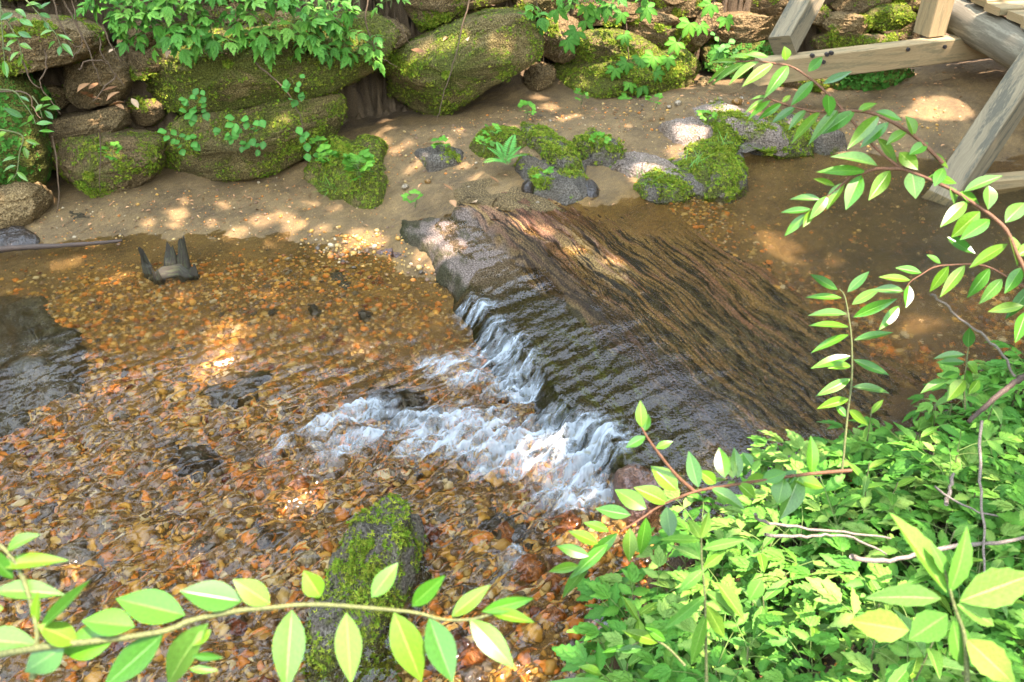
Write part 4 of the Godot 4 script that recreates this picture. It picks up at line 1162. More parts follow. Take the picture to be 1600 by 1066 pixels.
# ------------------------------------------------------------------ leaves
func leaflet(st: SurfaceTool, xf: Transform3D, length: float, width: float, fold: float, droop: float, teeth: float, c: Color, rows := 6, shape := 0.42, fine := false) -> void:
	# along +X, upper face +Y
	var g := []
	for i in rows + 1:
		var u := float(i) / rows
		var e := pow(u, log(0.5) / log(shape))
		var w := width * 0.5 * pow(maxf(0.0, sin(PI * e)), 1.0) * (1.0 if i % 2 else 1.0 - teeth)
		if i == 0 or i == rows: w = 0.004 * width
		var y := -droop * length * u * u
		var x := u * length
		var dx := teeth * length * 0.06 * (1 if i % 2 else -1)
		g.append([Vector3(x + dx, y + fold * w * 0.9, -w), Vector3(x, y + fold * w * 0.12, -w * 0.1), Vector3(x, y, 0), Vector3(x, y + fold * w * 0.12, w * 0.1), Vector3(x + dx, y + fold * w * 0.9, w)] if fine else [Vector3(x + dx, y + fold * w, -w), Vector3(x, y, 0), Vector3(x + dx, y + fold * w, w)])
	var rib := Color(c.r * 1.35 + 0.015, c.g * 1.2 + 0.01, c.b * 1.3 + 0.005)
	var cols := [c, c, Color(c.r * 1.8 + 0.03, c.g * 1.4 + 0.03, c.b * 1.8 + 0.02), c, c] if fine else [c, rib, c]
	for i in rows:
		for s in cols.size() - 1:
			var q := [g[i][s], g[i][s + 1], g[i + 1][s], g[i + 1][s + 1]]
			for k in [0, 2, 1, 1, 2, 3]:
				st.set_color(cols[s + k % 2])
				st.set_uv(Vector2(q[k].x / length, 0.5 + q[k].z / width))
				st.add_vertex(xf * q[k])

func leaf_mesh(kind: String, variant: int) -> ArrayMesh:
	var key := kind + str(variant)
	if mesh_of.has(key): return mesh_of[key]
	var st := begin()
	var r := RandomNumberGenerator.new()
	r.seed = hash(key)
	match kind:
		"leathery":   # unit length, unit width
			var cs := [Color(0.055, 0.19, 0.012), Color(0.075, 0.22, 0.014), Color(0.11, 0.25, 0.016), Color(0.04, 0.14, 0.014), Color(0.085, 0.2, 0.03), Color(0.10, 0.21, 0.014)]
			leaflet(st, Transform3D(), 1.0, 1.0, [0.16, 0.06, 0.26, 0.12, 0.2, 0.1][variant], [0.02, 0.16, 0.1, -0.06, 0.2, 0.08][variant], 0.0, cs[variant], 8, 0.45, true)
		"thin":
			var cs := [Color(0.11, 0.26, 0.025), Color(0.09, 0.24, 0.03), Color(0.12, 0.26, 0.04), Color(0.075, 0.21, 0.025), Color(0.11, 0.23, 0.05), Color(0.14, 0.27, 0.025)]
			leaflet(st, Transform3D(), 1.0, 1.0, [0.2, 0.1, 0.3, 0.2, 0.3, 0.15][variant], [0.05, 0.2, 0.12, -0.06, 0.25, 0.1][variant], 0.1, cs[variant], 10, 0.45, true)
		"yellowroot":  # compound: petiole, three or five cut leaflets
			var c: Color = [Color(0.06, 0.21, 0.02), Color(0.085, 0.25, 0.026), Color(0.115, 0.27, 0.035), Color(0.05, 0.18, 0.02), Color(0.15, 0.29, 0.05)][variant % 5]
			st.set_color(Color(0.16, 0.24, 0.06))
			tube(st, PackedVector3Array([Vector3.ZERO, Vector3(0.25, 0.1, 0), Vector3(0.5, 0.13, 0), Vector3(0.72, 0.1, 0)]), 0.012, 0.008, 4)
			var end := Transform3D(Basis(Vector3.BACK, -0.35 + r.randf_range(-0.25, 0.2)), Vector3(0.72, 0.1, 0))
			leaflet(st, end, 0.5, 0.27, 0.3, 0.25, 0.24, c, 12, 0.45)
			for s in [-1, 1]:
				for a in [0.75, 0.4]:
					leaflet(st, end * Transform3D(Basis(Vector3.UP, s * a + r.randf_range(-0.1, 0.1)), Vector3(0.1 if a < 0.5 else 0.0, 0.01, 0.03 * s)), 0.3 if a < 0.5 else 0.36, 0.10 if a < 0.5 else 0.17, 0.3, 0.25, 0.24, c * r.randf_range(0.85, 1.12), 10, 0.45)
				var side := Transform3D(Basis(Vector3.UP, s * 1.15), Vector3(0.5, 0.13, 0))
				leaflet(st, side, 0.38, 0.19, 0.3, 0.25, 0.24, c * r.randf_range(0.85, 1.12), 10, 0.45)
		"creeper":
			var c: Color = [Color(0.055, 0.2, 0.016), Color(0.075, 0.24, 0.02), Color(0.045, 0.17, 0.016)][variant % 3]
			for k in 5:
				var a := (k - 2) * 0.85 + r.randf_range(-0.12, 0.12)
				leaflet(st, Transform3D(Basis(Vector3.UP, a) * Basis(Vector3.BACK, -0.15), Vector3.ZERO), 1.0 - 0.12 * absf(k - 2), 0.42, 0.25, 0.25, 0.16, c * r.randf_range(0.88, 1.1), 8, 0.55)
		"herb":
			var c: Color = [Color(0.08, 0.26, 0.018), Color(0.11, 0.3, 0.024), Color(0.065, 0.21, 0.018)][variant % 3]
			st.set_color(Color(0.16, 0.24, 0.06))
			tube(st, PackedVector3Array([Vector3.ZERO, Vector3(0.3, 0.12, 0), Vector3(0.6, 0.12, 0)]), 0.012, 0.008, 4)
			for k in 3:
				leaflet(st, Transform3D(Basis(Vector3.UP, (k - 1) * 1.2), Vector3(0.6, 0.12, 0)), 0.45, 0.4, 0.15, 0.15, 0.2, c, 6, 0.5)
		"round":
			var c: Color = [Color(0.06, 0.22, 0.03), Color(0.08, 0.28, 0.04), Color(0.05, 0.18, 0.03)][variant % 3]
			leaflet(st, Transform3D(), 1.0, 0.8, 0.12, 0.15, 0.0, c, 6, 0.48)
		"frond":
			var c := Color(0.08, 0.28, 0.045)
			st.set_color(Color(0.16, 0.24, 0.06))
			tube(st, PackedVector3Array([Vector3.ZERO, Vector3(0.35, 0.1, 0), Vector3(0.7, 0.1, 0), Vector3(1.0, 0.02, 0)]), 0.01, 0.004, 4)
			for k in 13:
				var u := 0.1 + 0.9 * k / 13.0
				var y := 0.1 * sin(PI * minf(u * 1.05, 1.0))
				for s in [-1, 1]:
					leaflet(st, Transform3D(Basis(Vector3.UP, s * 1.2), Vector3(u, y, 0)), 0.26 * sin(PI * (0.25 + 0.72 * u)), 0.075, 0.1, 0.2, 0.0, c * r.randf_range(0.9, 1.15), 3, 0.4)
		"blade":
			leaflet(st, Transform3D(), 1.0, 0.04, 0.3, 0.0, 0.0, Color(0.12, 0.3, 0.05), 5, 0.35)
		"dead":
			var c: Color = [Color(0.22, 0.12, 0.05), Color(0.3, 0.18, 0.08), Color(0.16, 0.08, 0.035), Color(0.36, 0.27, 0.15)][variant % 4]
			leaflet(st, Transform3D(), 1.0, 0.5, r.randf_range(0.1, 0.6), r.randf_range(-0.3, 0.35), 0.06, c, 7, 0.5)
	mesh_of[key] = done(st)
	return mesh_of[key]

func leaf_basis(a: Vector3, up: Vector3, length: float, width: float) -> Basis:
	var x := a.normalized()
	var z := x.cross(up).normalized()
	var y := z.cross(x)
	return Basis(x * length, y * length, z * width)

func build_sprays() -> void:
	for d in [
	["A","arching leafy spray along the bottom edge in front of the mossy stream rock",0.004,"leathery",[[-0.607,1.343,-0.606,-0.535,1.336,-0.63,-0.459,1.324,-0.651,-0.406,1.318,-0.667,-0.379,1.321,-0.679,-0.33,1.319,-0.694,-0.301,1.315,-0.701,-0.243,1.306,-0.714,-0.179,1.288,-0.723,-0.121,1.271,-0.729,-0.089,1.258,-0.729,-0.053,1.25,-0.735,-0.033,1.25,-0.741,-0.008,1.25,-0.748]],
	[-0.235,1.312,-0.721,-0.253,1.345,-0.732,0.028,
	-0.293,1.317,-0.706,-0.333,1.352,-0.714,0.031,
	-0.175,1.298,-0.731,-0.144,1.328,-0.76,0.024,
	-0.126,1.279,-0.733,-0.083,1.327,-0.741,0.021,
	-0.077,1.258,-0.733,-0.029,1.293,-0.755,0.02,
	-0.039,1.255,-0.743,0.029,1.266,-0.756,0.018,
	-0.028,1.252,-0.744,0.028,1.259,-0.726,0.016,
	-0.268,1.306,-0.706,-0.266,1.262,-0.626,0.039,
	-0.205,1.289,-0.715,-0.195,1.237,-0.65,0.035,
	-0.148,1.277,-0.725,-0.112,1.203,-0.674,0.037,
	-0.105,1.263,-0.728,-0.076,1.2,-0.678,0.036,
	-0.054,1.25,-0.735,0.004,1.226,-0.683,0.033,
	-0.324,1.327,-0.702,-0.395,1.345,-0.701,0.035,
	-0.386,1.328,-0.681,-0.469,1.343,-0.693,0.038,
	-0.439,1.33,-0.663,-0.496,1.344,-0.661,0.034,
	-0.459,1.325,-0.652,-0.528,1.315,-0.644,0.037,
	-0.361,1.314,-0.68,-0.435,1.227,-0.648,0.035,
	-0.409,1.316,-0.664,-0.478,1.262,-0.63,0.038,
	-0.358,1.307,-0.676,-0.379,1.296,-0.662,0.015,
	-0.497,1.33,-0.641,-0.533,1.361,-0.643,0.029,
	-0.51,1.33,-0.636,-0.548,1.316,-0.613,0.032]],
	["A2","upright leaf cluster at the lower left corner above the bottom spray",0.004,"leathery",[[-0.546,1.3,-0.615,-0.542,1.33,-0.636,-0.541,1.345,-0.647,-0.548,1.372,-0.665,-0.561,1.402,-0.686,-0.577,1.42,-0.699,-0.597,1.432,-0.707]],
	[-0.539,1.345,-0.647,-0.458,1.419,-0.657,0.016,
	-0.542,1.35,-0.65,-0.536,1.389,-0.664,0.015,
	-0.589,1.381,-0.672,-0.517,1.377,-0.679,0.023,
	-0.589,1.405,-0.689,-0.506,1.416,-0.692,0.022,
	-0.575,1.42,-0.699,-0.538,1.447,-0.701,0.017,
	-0.605,1.336,-0.64,-0.54,1.342,-0.634,0.031,
	-0.579,1.366,-0.661,-0.616,1.364,-0.654,0.02,
	-0.364,1.321,-0.63,-0.323,1.33,-0.621,0.009,
	-0.367,1.309,-0.621,-0.336,1.307,-0.622,0.009,
	-0.568,1.393,-0.68,-0.593,1.441,-0.689,0.017]],
	["B","low leafy branch reaching left over the fall from the right bank",0.004,"leathery",[[0.715,0.894,-1.39,0.599,0.918,-1.352,0.517,0.932,-1.322,0.459,0.943,-1.3,0.39,0.956,-1.273,0.354,0.961,-1.258,0.314,0.963,-1.237,0.274,0.961,-1.214,0.245,0.955,-1.194,0.202,0.95,-1.165],[0.354,0.962,-1.259,0.319,0.996,-1.264,0.289,1.033,-1.272,0.26,1.072,-1.283,0.245,1.096,-1.292]],
	[0.254,0.967,-1.207,0.197,0.988,-1.239,0.033,
	0.223,0.968,-1.19,0.154,0.982,-1.192,0.028,
	0.18,0.958,-1.158,0.135,0.967,-1.179,0.025,
	0.159,0.947,-1.138,0.105,0.984,-1.136,0.024,
	0.141,0.935,-1.119,0.083,0.953,-1.129,0.022,
	0.122,0.928,-1.103,0.067,0.928,-1.09,0.02,
	0.197,0.95,-1.162,0.134,0.897,-1.136,0.026,
	0.178,0.94,-1.144,0.105,0.912,-1.086,0.024,
	0.153,0.928,-1.121,0.084,0.853,-1.089,0.024,
	0.221,0.949,-1.175,0.22,0.899,-1.135,0.025,
	0.254,0.953,-1.198,0.245,0.884,-1.165,0.03,
	0.299,0.961,-1.228,0.235,0.993,-1.24,0.032,
	0.296,0.956,-1.223,0.302,0.914,-1.182,0.034,
	0.319,0.974,-1.248,0.27,1.009,-1.281,0.038,
	0.363,0.966,-1.265,0.347,1.012,-1.319,0.031,
	0.401,0.96,-1.282,0.367,0.987,-1.291,0.025,
	0.42,0.964,-1.294,0.414,1.005,-1.34,0.032,
	0.438,0.957,-1.299,0.435,0.988,-1.332,0.023,
	0.39,0.956,-1.273,0.453,0.945,-1.234,0.031,
	0.449,0.946,-1.297,0.487,0.922,-1.279,0.025,
	0.449,0.955,-1.303,0.445,1.002,-1.34,0.023,
	0.503,0.934,-1.316,0.558,0.941,-1.335,0.031,
	0.481,0.966,-1.327,0.462,0.987,-1.343,0.022,
	0.517,0.934,-1.323,0.469,0.943,-1.31,0.028,
	0.253,1.08,-1.285,0.214,1.065,-1.269,0.018,
	0.274,1.055,-1.28,0.305,1.069,-1.285,0.015,
	0.245,1.096,-1.292,0.242,1.141,-1.317,0.023,
	0.25,1.088,-1.29,0.26,1.11,-1.314,0.017,
	0.554,0.924,-1.334,0.538,0.889,-1.296,0.039,
	0.591,0.92,-1.35,0.55,0.865,-1.277,0.045,
	0.619,0.914,-1.359,0.623,0.981,-1.398,0.034,
	0.584,0.929,-1.353,0.531,0.894,-1.328,0.031,
	0.576,0.915,-1.339,0.647,0.895,-1.342,0.034]],
	["C","long branch reaching left across the bridge timber at upper right",0.005,"leathery",[[1.128,1.158,-1.565,1.077,1.254,-1.662,1.059,1.292,-1.699,1.035,1.313,-1.727,1.001,1.331,-1.758,0.958,1.349,-1.794,0.915,1.361,-1.825,0.869,1.37,-1.854,0.86,1.374,-1.862,0.828,1.393,-1.891,0.796,1.419,-1.925,0.763,1.452,-1.964,0.719,1.49,-2.012,0.68,1.515,-2.048,0.646,1.529,-2.073,0.609,1.53,-2.09,0.58,1.53,-2.104,0.531,1.524,-2.121],[0.945,1.393,-1.832,0.923,1.411,-1.856,0.887,1.436,-1.891,0.833,1.458,-1.934,0.787,1.463,-1.96,0.706,1.45,-1.99,0.678,1.45,-2.003,0.635,1.455,-2.026,0.608,1.46,-2.042,0.595,1.465,-2.052],[0.869,1.37,-1.854,0.82,1.361,-1.873,0.796,1.35,-1.877,0.769,1.339,-1.882,0.758,1.326,-1.878,0.719,1.289,-1.871,0.683,1.257,-1.865]],
	[0.538,1.524,-2.118,0.475,1.525,-2.128,0.021,
	0.571,1.534,-2.11,0.511,1.538,-2.122,0.018,
	0.601,1.541,-2.102,0.545,1.553,-2.104,0.021,
	0.526,1.521,-2.121,0.458,1.491,-2.076,0.015,
	0.551,1.524,-2.112,0.47,1.503,-2.056,0.017,
	0.582,1.53,-2.103,0.505,1.496,-2.059,0.02,
	0.612,1.531,-2.09,0.535,1.494,-2.045,0.025,
	0.643,1.53,-2.075,0.584,1.488,-2.004,0.031,
	0.638,1.539,-2.084,0.632,1.57,-2.089,0.031,
	0.684,1.523,-2.051,0.722,1.548,-2.084,0.022,
	0.6,1.464,-2.048,0.561,1.464,-2.048,0.011,
	0.592,1.46,-2.049,0.543,1.439,-2.015,0.012,
	0.607,1.46,-2.042,0.549,1.431,-2.01,0.015,
	0.631,1.458,-2.03,0.577,1.418,-2.022,0.018,
	0.66,1.456,-2.015,0.606,1.417,-2.003,0.019,
	0.63,1.458,-2.03,0.652,1.471,-2.045,0.012,
	0.68,1.45,-2.002,0.636,1.422,-1.97,0.021,
	0.695,1.507,-2.035,0.64,1.463,-1.995,0.027,
	0.714,1.504,-2.024,0.781,1.525,-2.041,0.021,
	0.724,1.487,-2.007,0.72,1.452,-1.956,0.031,
	0.71,1.453,-1.99,0.639,1.397,-1.944,0.025,
	0.746,1.46,-1.978,0.672,1.414,-1.915,0.026,
	0.779,1.463,-1.964,0.708,1.413,-1.948,0.029,
	0.825,1.461,-1.94,0.741,1.419,-1.862,0.032,
	0.844,1.451,-1.924,0.78,1.403,-1.893,0.029,
	0.819,1.467,-1.947,0.883,1.447,-1.945,0.026,
	0.892,1.434,-1.888,0.87,1.476,-1.9,0.037,
	0.879,1.441,-1.899,0.835,1.413,-1.892,0.028,
	0.822,1.418,-1.912,0.877,1.366,-1.89,0.036,
	0.864,1.399,-1.877,0.895,1.379,-1.833,0.036,
	0.917,1.425,-1.869,0.876,1.403,-1.855,0.028,
	0.822,1.367,-1.876,0.717,1.413,-1.856,0.03,
	0.801,1.353,-1.877,0.691,1.364,-1.871,0.026,
	0.791,1.345,-1.876,0.751,1.286,-1.82,0.039,
	0.846,1.363,-1.861,0.791,1.321,-1.802,0.033,
	0.887,1.369,-1.845,0.893,1.328,-1.799,0.041,
	0.758,1.326,-1.878,0.717,1.273,-1.852,0.029,
	0.724,1.295,-1.873,0.681,1.26,-1.83,0.026,
	0.739,1.316,-1.88,0.686,1.339,-1.875,0.02,
	0.71,1.285,-1.873,0.642,1.292,-1.88,0.021,
	0.691,1.264,-1.867,0.615,1.26,-1.852,0.019,
	0.68,1.254,-1.864,0.632,1.209,-1.842,0.021,
	0.693,1.263,-1.865,0.668,1.237,-1.831,0.018,
	0.982,1.349,-1.781,1.056,1.394,-1.786,0.028,
	0.918,1.364,-1.825,0.991,1.355,-1.828,0.028,
	0.958,1.354,-1.798,0.971,1.326,-1.773,0.029,
	0.975,1.347,-1.783,1.02,1.331,-1.766,0.033,
	1.026,1.368,-1.771,1.024,1.335,-1.731,0.034,
	0.988,1.333,-1.767,0.921,1.308,-1.712,0.028,
	1.011,1.32,-1.745,0.957,1.266,-1.728,0.037,
	1.028,1.309,-1.728,0.948,1.288,-1.676,0.029,
	1.054,1.309,-1.713,1.106,1.346,-1.751,0.034,
	0.952,1.262,-1.736,1.005,1.237,-1.702,0.031,
	1.059,1.273,-1.686,0.985,1.223,-1.676,0.03,
	1.059,1.29,-1.697,1.078,1.242,-1.649,0.03,
	0.923,1.407,-1.853,0.97,1.377,-1.845,0.025,
	0.946,1.386,-1.825,0.924,1.355,-1.8,0.025,
	0.783,1.46,-1.96,0.821,1.484,-1.96,0.02,
	1.075,1.256,-1.664,1.118,1.276,-1.683,0.03]],
	["E","drooping leafy twig below the bridge timber at the right edge",0.003,"leathery",[[1.351,1.019,-1.859,1.257,1.048,-1.879,1.163,1.089,-1.908,1.076,1.091,-1.909,1.036,1.086,-1.906,1.006,1.072,-1.896,0.976,1.055,-1.884,0.959,1.024,-1.863,0.952,1.009,-1.852]],
	[1.174,1.085,-1.905,1.114,1.028,-1.857,0.033,
	1.252,1.086,-1.906,1.201,1.042,-1.855,0.033,
	1.204,1.063,-1.89,1.146,1.024,-1.845,0.03,
	1.113,1.091,-1.909,1.044,1.038,-1.85,0.03,
	1.073,1.089,-1.908,1.035,1.026,-1.887,0.027,
	1.053,1.094,-1.911,1.018,1.112,-1.924,0.02,
	1.006,1.075,-1.898,0.942,1.085,-1.907,0.022,
	0.979,1.06,-1.888,0.897,1.078,-1.88,0.022,
	0.962,1.039,-1.872,0.889,1.045,-1.879,0.024,
	0.976,1.05,-1.881,0.959,1.016,-1.832,0.027,
	0.952,1.009,-1.852,0.896,0.98,-1.796,0.028,
	1.257,1.009,-1.852,1.177,0.993,-1.856,0.03,
	1.263,0.997,-1.844,1.216,0.955,-1.77,0.03,
	1.289,1.058,-1.886,1.226,0.965,-1.856,0.035]],
	["D","upright shoot with paired leaves standing before the dark bedrock",0.004,"leathery",[[0.918,0.456,-1.831,0.925,0.5,-1.861,0.936,0.595,-1.928,0.948,0.677,-1.985,0.948,0.765,-2.047,0.939,0.825,-2.089,0.929,0.868,-2.12,0.914,0.885,-2.131]],
	[0.909,0.883,-2.13,0.828,0.919,-2.153,0.027,
	0.921,0.864,-2.117,0.827,0.865,-2.139,0.027,
	0.936,0.877,-2.126,1,0.92,-2.165,0.029,
	0.948,0.849,-2.106,1.02,0.905,-2.111,0.027,
	0.952,0.82,-2.086,1.063,0.881,-2.089,0.03,
	0.936,0.827,-2.091,0.834,0.824,-2.11,0.025,
	0.941,0.798,-2.07,0.822,0.84,-2.043,0.029,
	0.941,0.781,-2.058,0.837,0.74,-2.047,0.03,
	0.954,0.768,-2.049,1.071,0.78,-2.072,0.027,
	0.945,0.732,-2.024,0.833,0.719,-1.998,0.03,
	0.952,0.724,-2.018,1.041,0.701,-1.971,0.03,
	0.946,0.709,-2.008,0.878,0.716,-1.993,0.025,
	0.945,0.68,-1.987,0.846,0.661,-1.942,0.029,
	0.95,0.661,-1.974,1.053,0.664,-1.958,0.027,
	0.941,0.633,-1.955,0.849,0.62,-1.934,0.029,
	0.939,0.608,-1.937,0.991,0.579,-1.912,0.034,
	0.934,0.592,-1.926,0.906,0.614,-1.956,0.025]],
	["F","small thin shoot with oval leaves above the right bank herbs",0.003,"leathery",[[1.214,0.673,-1.861,1.212,0.729,-1.9,1.219,0.786,-1.939,1.224,0.814,-1.959]],
	[1.222,0.809,-1.956,1.22,0.861,-1.978,0.029,
	1.214,0.793,-1.944,1.139,0.779,-1.96,0.024,
	1.214,0.777,-1.934,1.125,0.785,-1.917,0.022,
	1.219,0.777,-1.934,1.254,0.748,-1.919,0.033,
	1.214,0.76,-1.922,1.234,0.722,-1.904,0.031,
	1.166,0.738,-1.906,1.091,0.725,-1.881,0.026,
	1.214,0.741,-1.908,1.16,0.7,-1.866,0.039,
	1.251,0.738,-1.906,1.22,0.712,-1.877,0.024,
	1.2,0.752,-1.916,1.139,0.755,-1.894,0.024]],
	["H","pale broad-leaved shoot nearest the camera in the lower right herbs",0.004,"thin",[[0.62,1.103,-0.721,0.617,1.167,-0.766,0.603,1.203,-0.791,0.589,1.245,-0.821]],
	[0.591,1.22,-0.803,0.528,1.295,-0.881,0.045,
	0.596,1.22,-0.803,0.62,1.303,-0.835,0.033,
	0.61,1.21,-0.796,0.713,1.244,-0.816,0.049,
	0.584,1.213,-0.798,0.49,1.211,-0.808,0.03,
	0.606,1.206,-0.793,0.664,1.182,-0.78,0.035,
	0.593,1.195,-0.786,0.546,1.157,-0.773,0.044,
	0.54,1.178,-0.773,0.466,1.178,-0.789,0.045,
	0.601,1.188,-0.781,0.616,1.128,-0.753,0.038,
	0.619,1.167,-0.766,0.666,1.152,-0.707,0.047,
	0.593,1.238,-0.816,0.572,1.279,-0.836,0.019]],
	["I","slim shoot with narrow leaves rising at the edge of the herbs",0.003,"thin",[[0.326,0.851,-0.886,0.325,0.912,-0.929,0.323,0.991,-0.985,0.318,1.035,-1.015,0.317,1.07,-1.04]],
	[0.316,1.066,-1.037,0.249,1.057,-1.049,0.017,
	0.318,1.054,-1.029,0.385,1.086,-1.023,0.017,
	0.319,1.039,-1.019,0.269,1.056,-1.039,0.015,
	0.321,1.026,-1.009,0.275,1.011,-0.975,0.021,
	0.32,1.028,-1.011,0.358,1.056,-1.025,0.019,
	0.325,0.991,-0.985,0.252,0.97,-0.931,0.019,
	0.324,0.996,-0.988,0.381,0.959,-0.965,0.026,
	0.324,0.978,-0.976,0.361,0.922,-0.948,0.024,
	0.325,0.965,-0.966,0.297,0.906,-0.909,0.021,
	0.317,1.068,-1.039,0.334,1.098,-1.072,0.017,
	0.317,1.068,-1.039,0.296,1.093,-1.062,0.016,
	0.343,1.009,-0.997,0.387,0.97,-0.949,0.026,
	0.418,1.013,-1,0.396,0.984,-0.977,0.028]],
	["J","white sunlit leaves over the shore litter at bottom centre",0.003,"leathery",[[0.338,0.677,-1.07,0.3,0.708,-1.092,0.269,0.718,-1.099,0.231,0.708,-1.092]],
	[0.287,0.714,-1.096,0.215,0.755,-1.093,0.025,
	0.3,0.716,-1.097,0.259,0.743,-1.11,0.018,
	0.256,0.706,-1.09,0.202,0.701,-1.085,0.018,
	0.175,0.662,-1.059,0.13,0.695,-1.057,0.02,
	0.2,0.646,-1.049,0.076,0.69,-1.027,0.022,
	0.231,0.708,-1.092,0.176,0.688,-1.091,0.013]],
	["L1","trailing spray of oval leaves in the top left corner",0.004,"leathery",[[-2.343,1.2,-4.183,-2.257,1.083,-4.101,-2.2,0.989,-4.035,-2.189,0.919,-3.986],[-2.229,1.2,-4.183,-2.143,1.13,-4.134,-2.071,1.06,-4.085,-2.034,1.024,-4.06,-2.014,0.978,-4.027],[-2.286,1.153,-4.15,-2.274,1.013,-4.052,-2.263,0.896,-3.97]],
	[-2.051,1.041,-4.071,-2.102,1.032,-4.044,0.026,
	-2.04,1.001,-4.044,-2.085,0.974,-4.038,0.026,
	-2.017,0.985,-4.032,-2.013,0.952,-3.991,0.023,
	-2.011,0.994,-4.039,-1.952,0.963,-3.991,0.026,
	-2.031,1.027,-4.062,-1.962,1.017,-4.038,0.026,
	-2.274,1.022,-4.058,-2.195,1.033,-4.041,0.031,
	-2.2,0.992,-4.037,-2.146,0.975,-4.027,0.026,
	-2.2,0.964,-4.017,-2.233,0.94,-3.974,0.026,
	-2.183,0.957,-4.012,-2.215,0.906,-3.991,0.026,
	-2.24,0.966,-4.019,-2.284,0.983,-4.039,0.029,
	-2.206,1.008,-4.048,-2.247,0.993,-4.003,0.031,
	-2.206,1.036,-4.068,-2.14,1.014,-4.047,0.026,
	-2.229,1.106,-4.117,-2.271,1.085,-4.072,0.031,
	-2.2,1.083,-4.101,-2.134,1.069,-4.071,0.029,
	-2.171,1.13,-4.134,-2.109,1.146,-4.134,0.029,
	-2.269,0.931,-3.994,-2.252,0.875,-3.944,0.026,
	-2.286,0.919,-3.986,-2.311,0.886,-3.955,0.023,
	-2.206,1.083,-4.101,-2.269,1.07,-4.106,0.031,
	-2.217,1.12,-4.127,-2.164,1.101,-4.096,0.029,
	-2.109,1.106,-4.117,-2.048,1.088,-4.082,0.026,
	-2.086,1.074,-4.094,-2.069,1.045,-4.075,0.023,
	-2.28,1.106,-4.117,-2.326,1.08,-4.112,0.029,
	-2.143,1.141,-4.142,-2.092,1.117,-4.14,0.026,
	-2.114,1.12,-4.127,-2.063,1.141,-4.155,0.026]],
	["L2","lower trailing spray of round leaves at the left edge",0.004,"leathery",[[-2.343,0.825,-3.921,-2.229,0.821,-3.917,-2.183,0.779,-3.888,-2.143,0.732,-3.855,-2.126,0.697,-3.831],[-2.343,0.685,-3.822,-2.229,0.671,-3.812,-2.183,0.65,-3.798,-2.2,0.591,-3.757,-2.211,0.521,-3.708,-2.234,0.498,-3.691],[-2.143,0.802,-3.904,-2.114,0.767,-3.88,-2.097,0.72,-3.847]],
	[-2.054,0.79,-3.896,-2.116,0.787,-3.905,0.023,
	-2.017,0.753,-3.87,-2.091,0.761,-3.888,0.026,
	-2.049,0.718,-3.845,-2.092,0.746,-3.873,0.026,
	-2.097,0.772,-3.883,-2.125,0.75,-3.853,0.026,
	-2.183,0.723,-3.849,-2.252,0.772,-3.834,0.031,
	-2.134,0.732,-3.855,-2.177,0.705,-3.848,0.026,
	-2.126,0.701,-3.834,-2.054,0.709,-3.837,0.026,
	-2.2,0.69,-3.826,-2.149,0.711,-3.817,0.023,
	-2.177,0.613,-3.772,-2.168,0.566,-3.751,0.026,
	-2.174,0.641,-3.791,-2.117,0.62,-3.797,0.023,
	-2.211,0.526,-3.711,-2.154,0.498,-3.671,0.023,
	-2.223,0.512,-3.701,-2.266,0.484,-3.689,0.02,
	-2.214,0.577,-3.747,-2.265,0.579,-3.716,0.02,
	-2.214,0.547,-3.726,-2.274,0.535,-3.705,0.02,
	-2.114,0.673,-3.814,-2.05,0.675,-3.825,0.023,
	-2.2,0.802,-3.904,-2.15,0.782,-3.879,0.023,
	-2.257,0.671,-3.812,-2.306,0.654,-3.795,0.026,
	-2.109,0.751,-3.868,-2.059,0.786,-3.869,0.023]]
]:
		var first := vec3s(d[4][0])
		var at := first[0]
		var o := base("leafy_branch" if d[3] == "leathery" else "leafy_shoot", at)
		tag(o, d[1], "branch" if d[3] == "leathery" else "shoot", "")
		for s in d[4]:
			var p := smooth_open(vec3s(s), 5)
			for i in p.size(): p[i] -= at
			var st := begin()
			tube(st, p, d[2] * 1.0, d[2] * 0.4, 7, 0.25)
			put(done(st), "stem", M.stem_red if d[0] in ["B", "C", "E"] else M.stem_green, o)
		var l: Array = d[5]
		for i in range(0, l.size(), 7):
			var b := Vector3(l[i], l[i + 1], l[i + 2])
			var t := Vector3(l[i + 3], l[i + 4], l[i + 5])
			var up := (Vector3(0, 1, 0) + SUN * 0.3 + Vector3(0, 0.25, 0.75) * rng.randf_range(0.3, 1.3) + Vector3(rng.randf_range(-0.5, 0.5), 0, rng.randf_range(-0.3, 0.3)))
			var variant := rng.randi() % 6
			var bs := leaf_basis(t - b, up, (t - b).length(), l[i + 6] * rng.randf_range(0.92, 1.12))
			put(leaf_mesh(d[3], variant), "leaf", M[d[3]], o, Transform3D(bs, b - at))

func plant(called: String, label: String, cat: String, group: String, at: Vector3, kind: String, variants: int, count: int, size: float, height: float, lo: float, hi: float, mat: Material, face := Vector3.ZERO) -> Node3D:
	var o := base(called, at)
	tag(o, label, cat, group)
	if height > 0.02:
		var st := begin()
		tube(st, PackedVector3Array([Vector3(0, -0.02, 0), Vector3(0.01, height * 0.5, 0.01), Vector3(0, height, 0)]), 0.004, 0.002, 5)
		put(done(st), "stem", M.stem_green, o)
	for i in count:
		var yaw := i * 2.4 + rng.randf() * 0.8
		if face != Vector3.ZERO: yaw = atan2(-face.z, face.x) + rng.randf_range(-1.2, 1.2)
		var s := size * rng.randf_range(0.7, 1.15)
		var b := Basis(Vector3.UP, yaw) * Basis(Vector3.BACK, rng.randf_range(lo, hi)) * Basis(Vector3.RIGHT, rng.randf_range(-0.5, 0.5))
		put(leaf_mesh(kind, rng.randi() % variants), "leaf", mat, o, Transform3D(b.scaled_local(Vector3.ONE * s), Vector3(0, height * rng.randf_range(0.35, 1.0), 0)))
	return o

